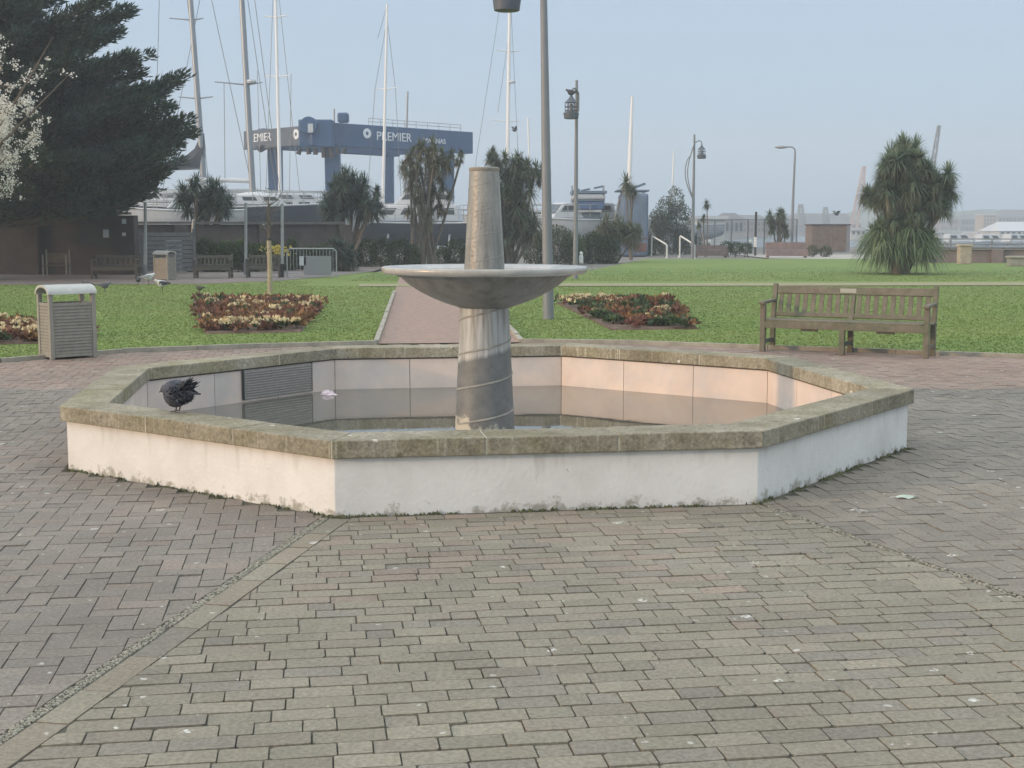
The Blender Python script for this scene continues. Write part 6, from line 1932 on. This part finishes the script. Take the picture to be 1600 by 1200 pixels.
# ================================================================== BIRDS
def bird(name, label, loc, rz, s=.30, bodyc=(.07, .075, .09), headc=None, group=None, wings=None, cat='bird', legs=True, puff=1.0, pitch=0.0, headdown=0.0, leglen=.30):
    """length s; faces +x"""
    key = name + str(tuple(round(c, 3) for c in bodyc))
    m = mat('plumage_' + key, bodyc, .8, var=.25, scale=30 / max(s, .1) * .3)
    t = thing(name, label, cat, loc, rz, group)
    mb = MB()
    zl = leglen * s if legs else 0
    prof = [(-.62, .012, .02), (-.40, .05, .03), (-.28, .115, .10), (-.10, .19, .20), (.08, .215, .235), (.22, .17, .20), (.30, .105, .13), (.345, .090, .10), (.39, .085, .092), (.43, .06, .065), (.455, .022, .02), (.52, .008, .008)]
    zc = [.30, .30, .29, .27, .27, .33, .43, .50, .535, .535, .52, .505]
    n = 14
    for (x, ry, rz_), z in zip(prof, zc):
        fx = x * s
        k = puff if -.3 < x < .34 else 1.0
        z = z - (.18 * headdown * max(0, (x - .2) / .3))
        for i in range(n):
            a = 2 * math.pi * i / n
            jj = 1 + (random.uniform(-.10, .10) if puff > 1 else 0)
            mb.v.append((fx, ry * s * k * jj * math.cos(a), zl + z * s * .8 + rz_ * s * k * jj * math.sin(a) + (x * pitch * s)))
    for r_ in range(len(prof) - 1):
        for i in range(n):
            j = (i + 1) % n
            mb.f.append((r_ * n + i, r_ * n + j, (r_ + 1) * n + j, (r_ + 1) * n + i))
    mb.f.append(tuple(reversed(range(n)))); mb.f.append(tuple((len(prof) - 1) * n + i for i in range(n)))
    mb.build('body', m, t, smooth=True, angle=80)
    if headc is not None:
        wz = zl + .27 * s * .8
        for sy in (-1, 1):
            q = MB()
            for x, zz, hh_ in ((.20, .06, .10), (.0, .05, .13), (-.25, .04, .09), (-.50, .04, .02)):
                yy_ = {.20: .165, .0: .222, -.25: .14, -.50: .06}[x]
                q.v += [(x * s, sy * yy_ * s, wz + (zz + hh_) * s), (x * s, sy * (yy_ + .02) * s, wz + zz * s), (x * s, sy * yy_ * s * .98, wz + (zz - hh_) * s)]
            for k in range(3):
                for e in range(2):
                    a_ = 3 * k + e; q.f.append((a_, a_ + 3, a_ + 4, a_ + 1) if sy > 0 else (a_ + 1, a_ + 4, a_ + 3, a_))
            q.build('wing', mat('wing_' + key, headc, .8, var=.2, scale=20), t, smooth=True)
    if wings:
        q = []
        for sy in (-1, 1):
            wv = MB()
            pts = [(.22, 0, 0), (-.18, 0, 0), (-.22, .42, .5), (.10, .46, .55), (-.16, .85, .45), (.0, .88, .48)]
            wv.v = [(x * s, sy * (y + .12) * s * wings[0], zl + .27 * s + z * s * wings[1] + e) for e in (0, .015 * s) for x, y, z in pts]
            for o_ in (0, 6):
                f_ = [(o_ + 0, o_ + 1, o_ + 2, o_ + 3), (o_ + 3, o_ + 2, o_ + 4, o_ + 5)]
                wv.f += f_ if (o_ == 6) == (sy > 0) else [tuple(reversed(g)) for g in f_]
            for a_, b_ in ((1, 2), (2, 4), (4, 5), (5, 3), (3, 0), (0, 1)):
                wv.f.append((a_, b_, b_ + 6, a_ + 6))
            wv.build('wing', m, t)
    if legs:
        for sy in (-1, 1):
            lg_ = MB().tube([(.02 * s, sy * .07 * s, 0.005), (.0, sy * .07 * s, zl * .5), (-.02 * s, sy * .07 * s, zl + .08 * s)], .014 * s + .001, 6)
            for a in (-.5, 0, .5): lg_.tube([(.02 * s, sy * .07 * s, .006), (.02 * s + .14 * s * math.cos(a), sy * .07 * s + .14 * s * math.sin(a), .004)], .010 * s, 5)
            lg_.build('leg', mat('bird_legs', (.07, .045, .045), .6), t)
    return t
# the pigeon shaking itself on the near coping
pg = Vector((-2.13, 8.36, ZC + .004))
bt_ = bird('pigeon', 'ruffled dark grey pigeon fluffing its feathers on the front-left coping', pg, R(158), .28, (.050, .055, .070), headc=(.060, .065, .082), puff=1.36, headdown=1.2, leglen=.20)
V_all, F_all = [], []
n = 900
d = unit(n); d = d[d[:, 0] < .62]; n = len(d)
C = np.array((.0, 0, .118)) + d * np.array((.088, .074, .060))
D = d * .6 + np.array((-.75, 0, .12)) + rng.normal(0, .28, (n, 3)); D /= np.linalg.norm(D, axis=1, keepdims=True)
V, F = leaf_quads(C, D, rng.uniform(.014, .036, n), rng.uniform(.010, .018, n))
quick('ruffled_feathers', V, F, mat('ruffled', (.058, .064, .082), .8, island=.5), bt_)
# raised flight feathers
n = 60
C = np.stack([rng.uniform(-.09, -.02, n), rng.uniform(-.07, .07, n), rng.uniform(.14, .175, n)], 1)
D = np.stack([rng.uniform(-.9, -.3, n), rng.normal(0, .3, n), rng.uniform(.2, .8, n)], 1); D /= np.linalg.norm(D, axis=1, keepdims=True)
V, F = leaf_quads(C, D, rng.uniform(.05, .085, n), rng.uniform(.014, .022, n))
quick('flight_feathers', V, F, mat('flight', (.035, .04, .05), .8, island=.4), bt_)
BIRDS = [('gull', 'white gull standing at the pavement edge under the conifer', (232, 445), 20, .42, (.60, .60, .58), (.30, .32, .34)),
         ('gull', 'dark-backed gull with a white head on the lawn below the gate', (254, 457), 200, .42, (.52, .52, .50), (.05, .05, .055)),
         ('pigeon', 'small dark pigeon left of the white gull', (216, 446), 100, .30, (.05, .052, .06), (.05, .05, .06)),
         ('pigeon', 'grey pigeon on the lawn right of the near litter bin', (164, 457), 10, .34, (.12, .13, .14), (.09, .095, .11)),
         ('pigeon', 'dark pigeon on the lawn half behind the near bin roof', (138, 455), 185, .32, (.06, .062, .07), (.05, .05, .06)),
         ('pigeon', 'dark pigeon feeding at the top edge of the left flower bed', (312, 459), 170, .28, (.09, .10, .06), (.07, .075, .05)),
         ]
for nm, lab, px, rz, s, c, h in BIRDS:
    bird(nm, lab, gp(*px), R(rz), s, c, headc=h)
pl = g2 + Vector((0, 0, 0))
inv = Matrix.Translation(p2.location) @ Matrix.Rotation(p2.rotation_euler.z, 4, 'Z')
tip = inv @ Vector((.06 * zl2 / 6 - .42, 0, zl2 + .60))
bird('pigeon', 'dark pigeon perched on top of the lantern', tip, R(160), .40, (.045, .05, .065), headc=(.05, .055, .07))
bird('gull', 'bird flying in front of the left end of the hoist', at(408, 238, 100), R(200), .9, (.06, .065, .07), wings=(1.1, .5), legs=False)
bird('pigeon', 'small dark bird flying beside the mast right of the fountain cone', at(804, 206, 95), R(30), .5, (.07, .075, .08), wings=(.9, .9), legs=False)
bird('pigeon', 'distant bird flying left of the large palm', at(1307, 337, 120), R(20), .8, (.07, .075, .08), wings=(1.0, .5), legs=False)
# floating scrap and dropped feathers
f = gp(514, 617, ZWATER)
t = thing('paper_scrap', 'crumpled pale pink scrap floating on the basin water near the back wall', 'litter', (f.x, f.y, ZWATER))
mb = MB()
for r_ in range(4):
    for i in range(9):
        a = 2 * math.pi * i / 9; q = (.062, .052, .035, .010)[r_] * random.uniform(.7, 1.25)
        mb.v.append((q * math.cos(a) * 1.2, q * math.sin(a), (.002, .02, .035, .042)[r_] * random.uniform(.6, 1.3)))
for r_ in range(3):
    for i in range(9): mb.f.append((r_ * 9 + i, r_ * 9 + (i + 1) % 9, (r_ + 1) * 9 + (i + 1) % 9, (r_ + 1) * 9 + i))
mb.f.append(tuple(27 + i for i in range(9)))
mb.build('crumple', mat('pale_pink_paper', (.66, .54, .56), .7, var=.2, scale=40), t)
def feather(label, px, L, rz, m):
    f = gp(*px)
    t = thing('feather', label, 'feather', (f.x, f.y, .003), rz)
    mb = MB(); n = 10
    for i in range(n + 1):
        x = L * i / n; wv = L * .13 * math.sin(math.pi * min(1, .12 + i / n * .88)) ** .7
        mb.v += [(x, -wv, .004 + .006 * math.sin(i)), (x, 0, .012 + .008 * math.sin(i * .5)), (x, wv, .004)]
    for i in range(n):
        for k in range(2): mb.f.append((3 * i + k, 3 * i + 3 + k, 3 * i + 4 + k, 3 * i + 1 + k))
    mb.build('vane', m, t)
    MB().tube([(-L * .25, 0, .006), (L * .5, 0, .016), (L, 0, .012)], [.0022, .0018, .0006], 5).build('quill', M_rail, t)
feather('pale green-white feather lying on the paving right of the basin', (1400, 779), .15, R(5), mat('feather_pale', (.42, .50, .42), .8))
feather('dark and white feather lying closest to the right corner of the basin', (1334, 800), .085, R(-40), mat('feather_grey', (.20, .22, .22), .8))

# ================================================================== HAZE
hm = bpy.data.materials.new('sea_haze'); hm.use_nodes = True
nt = hm.node_tree
for n in list(nt.nodes): nt.nodes.remove(n)
vol = NN(nt, 'ShaderNodeVolumePrincipled')
vol.inputs['Color'].default_value = (.90, .97, 1.0, 1)
vol.inputs['Density'].default_value = HAZE_DENSITY
vol.inputs['Anisotropy'].default_value = .2
ou = NN(nt, 'ShaderNodeOutputMaterial')
nt.links.new(vol.outputs[0], ou.inputs['Volume'])
o = MB().box((0, 340, 22), (1100, 760, 48)).build('haze', hm)
struct(o, 'stuff'); o['label'] = 'thin sea haze over the park and harbour'
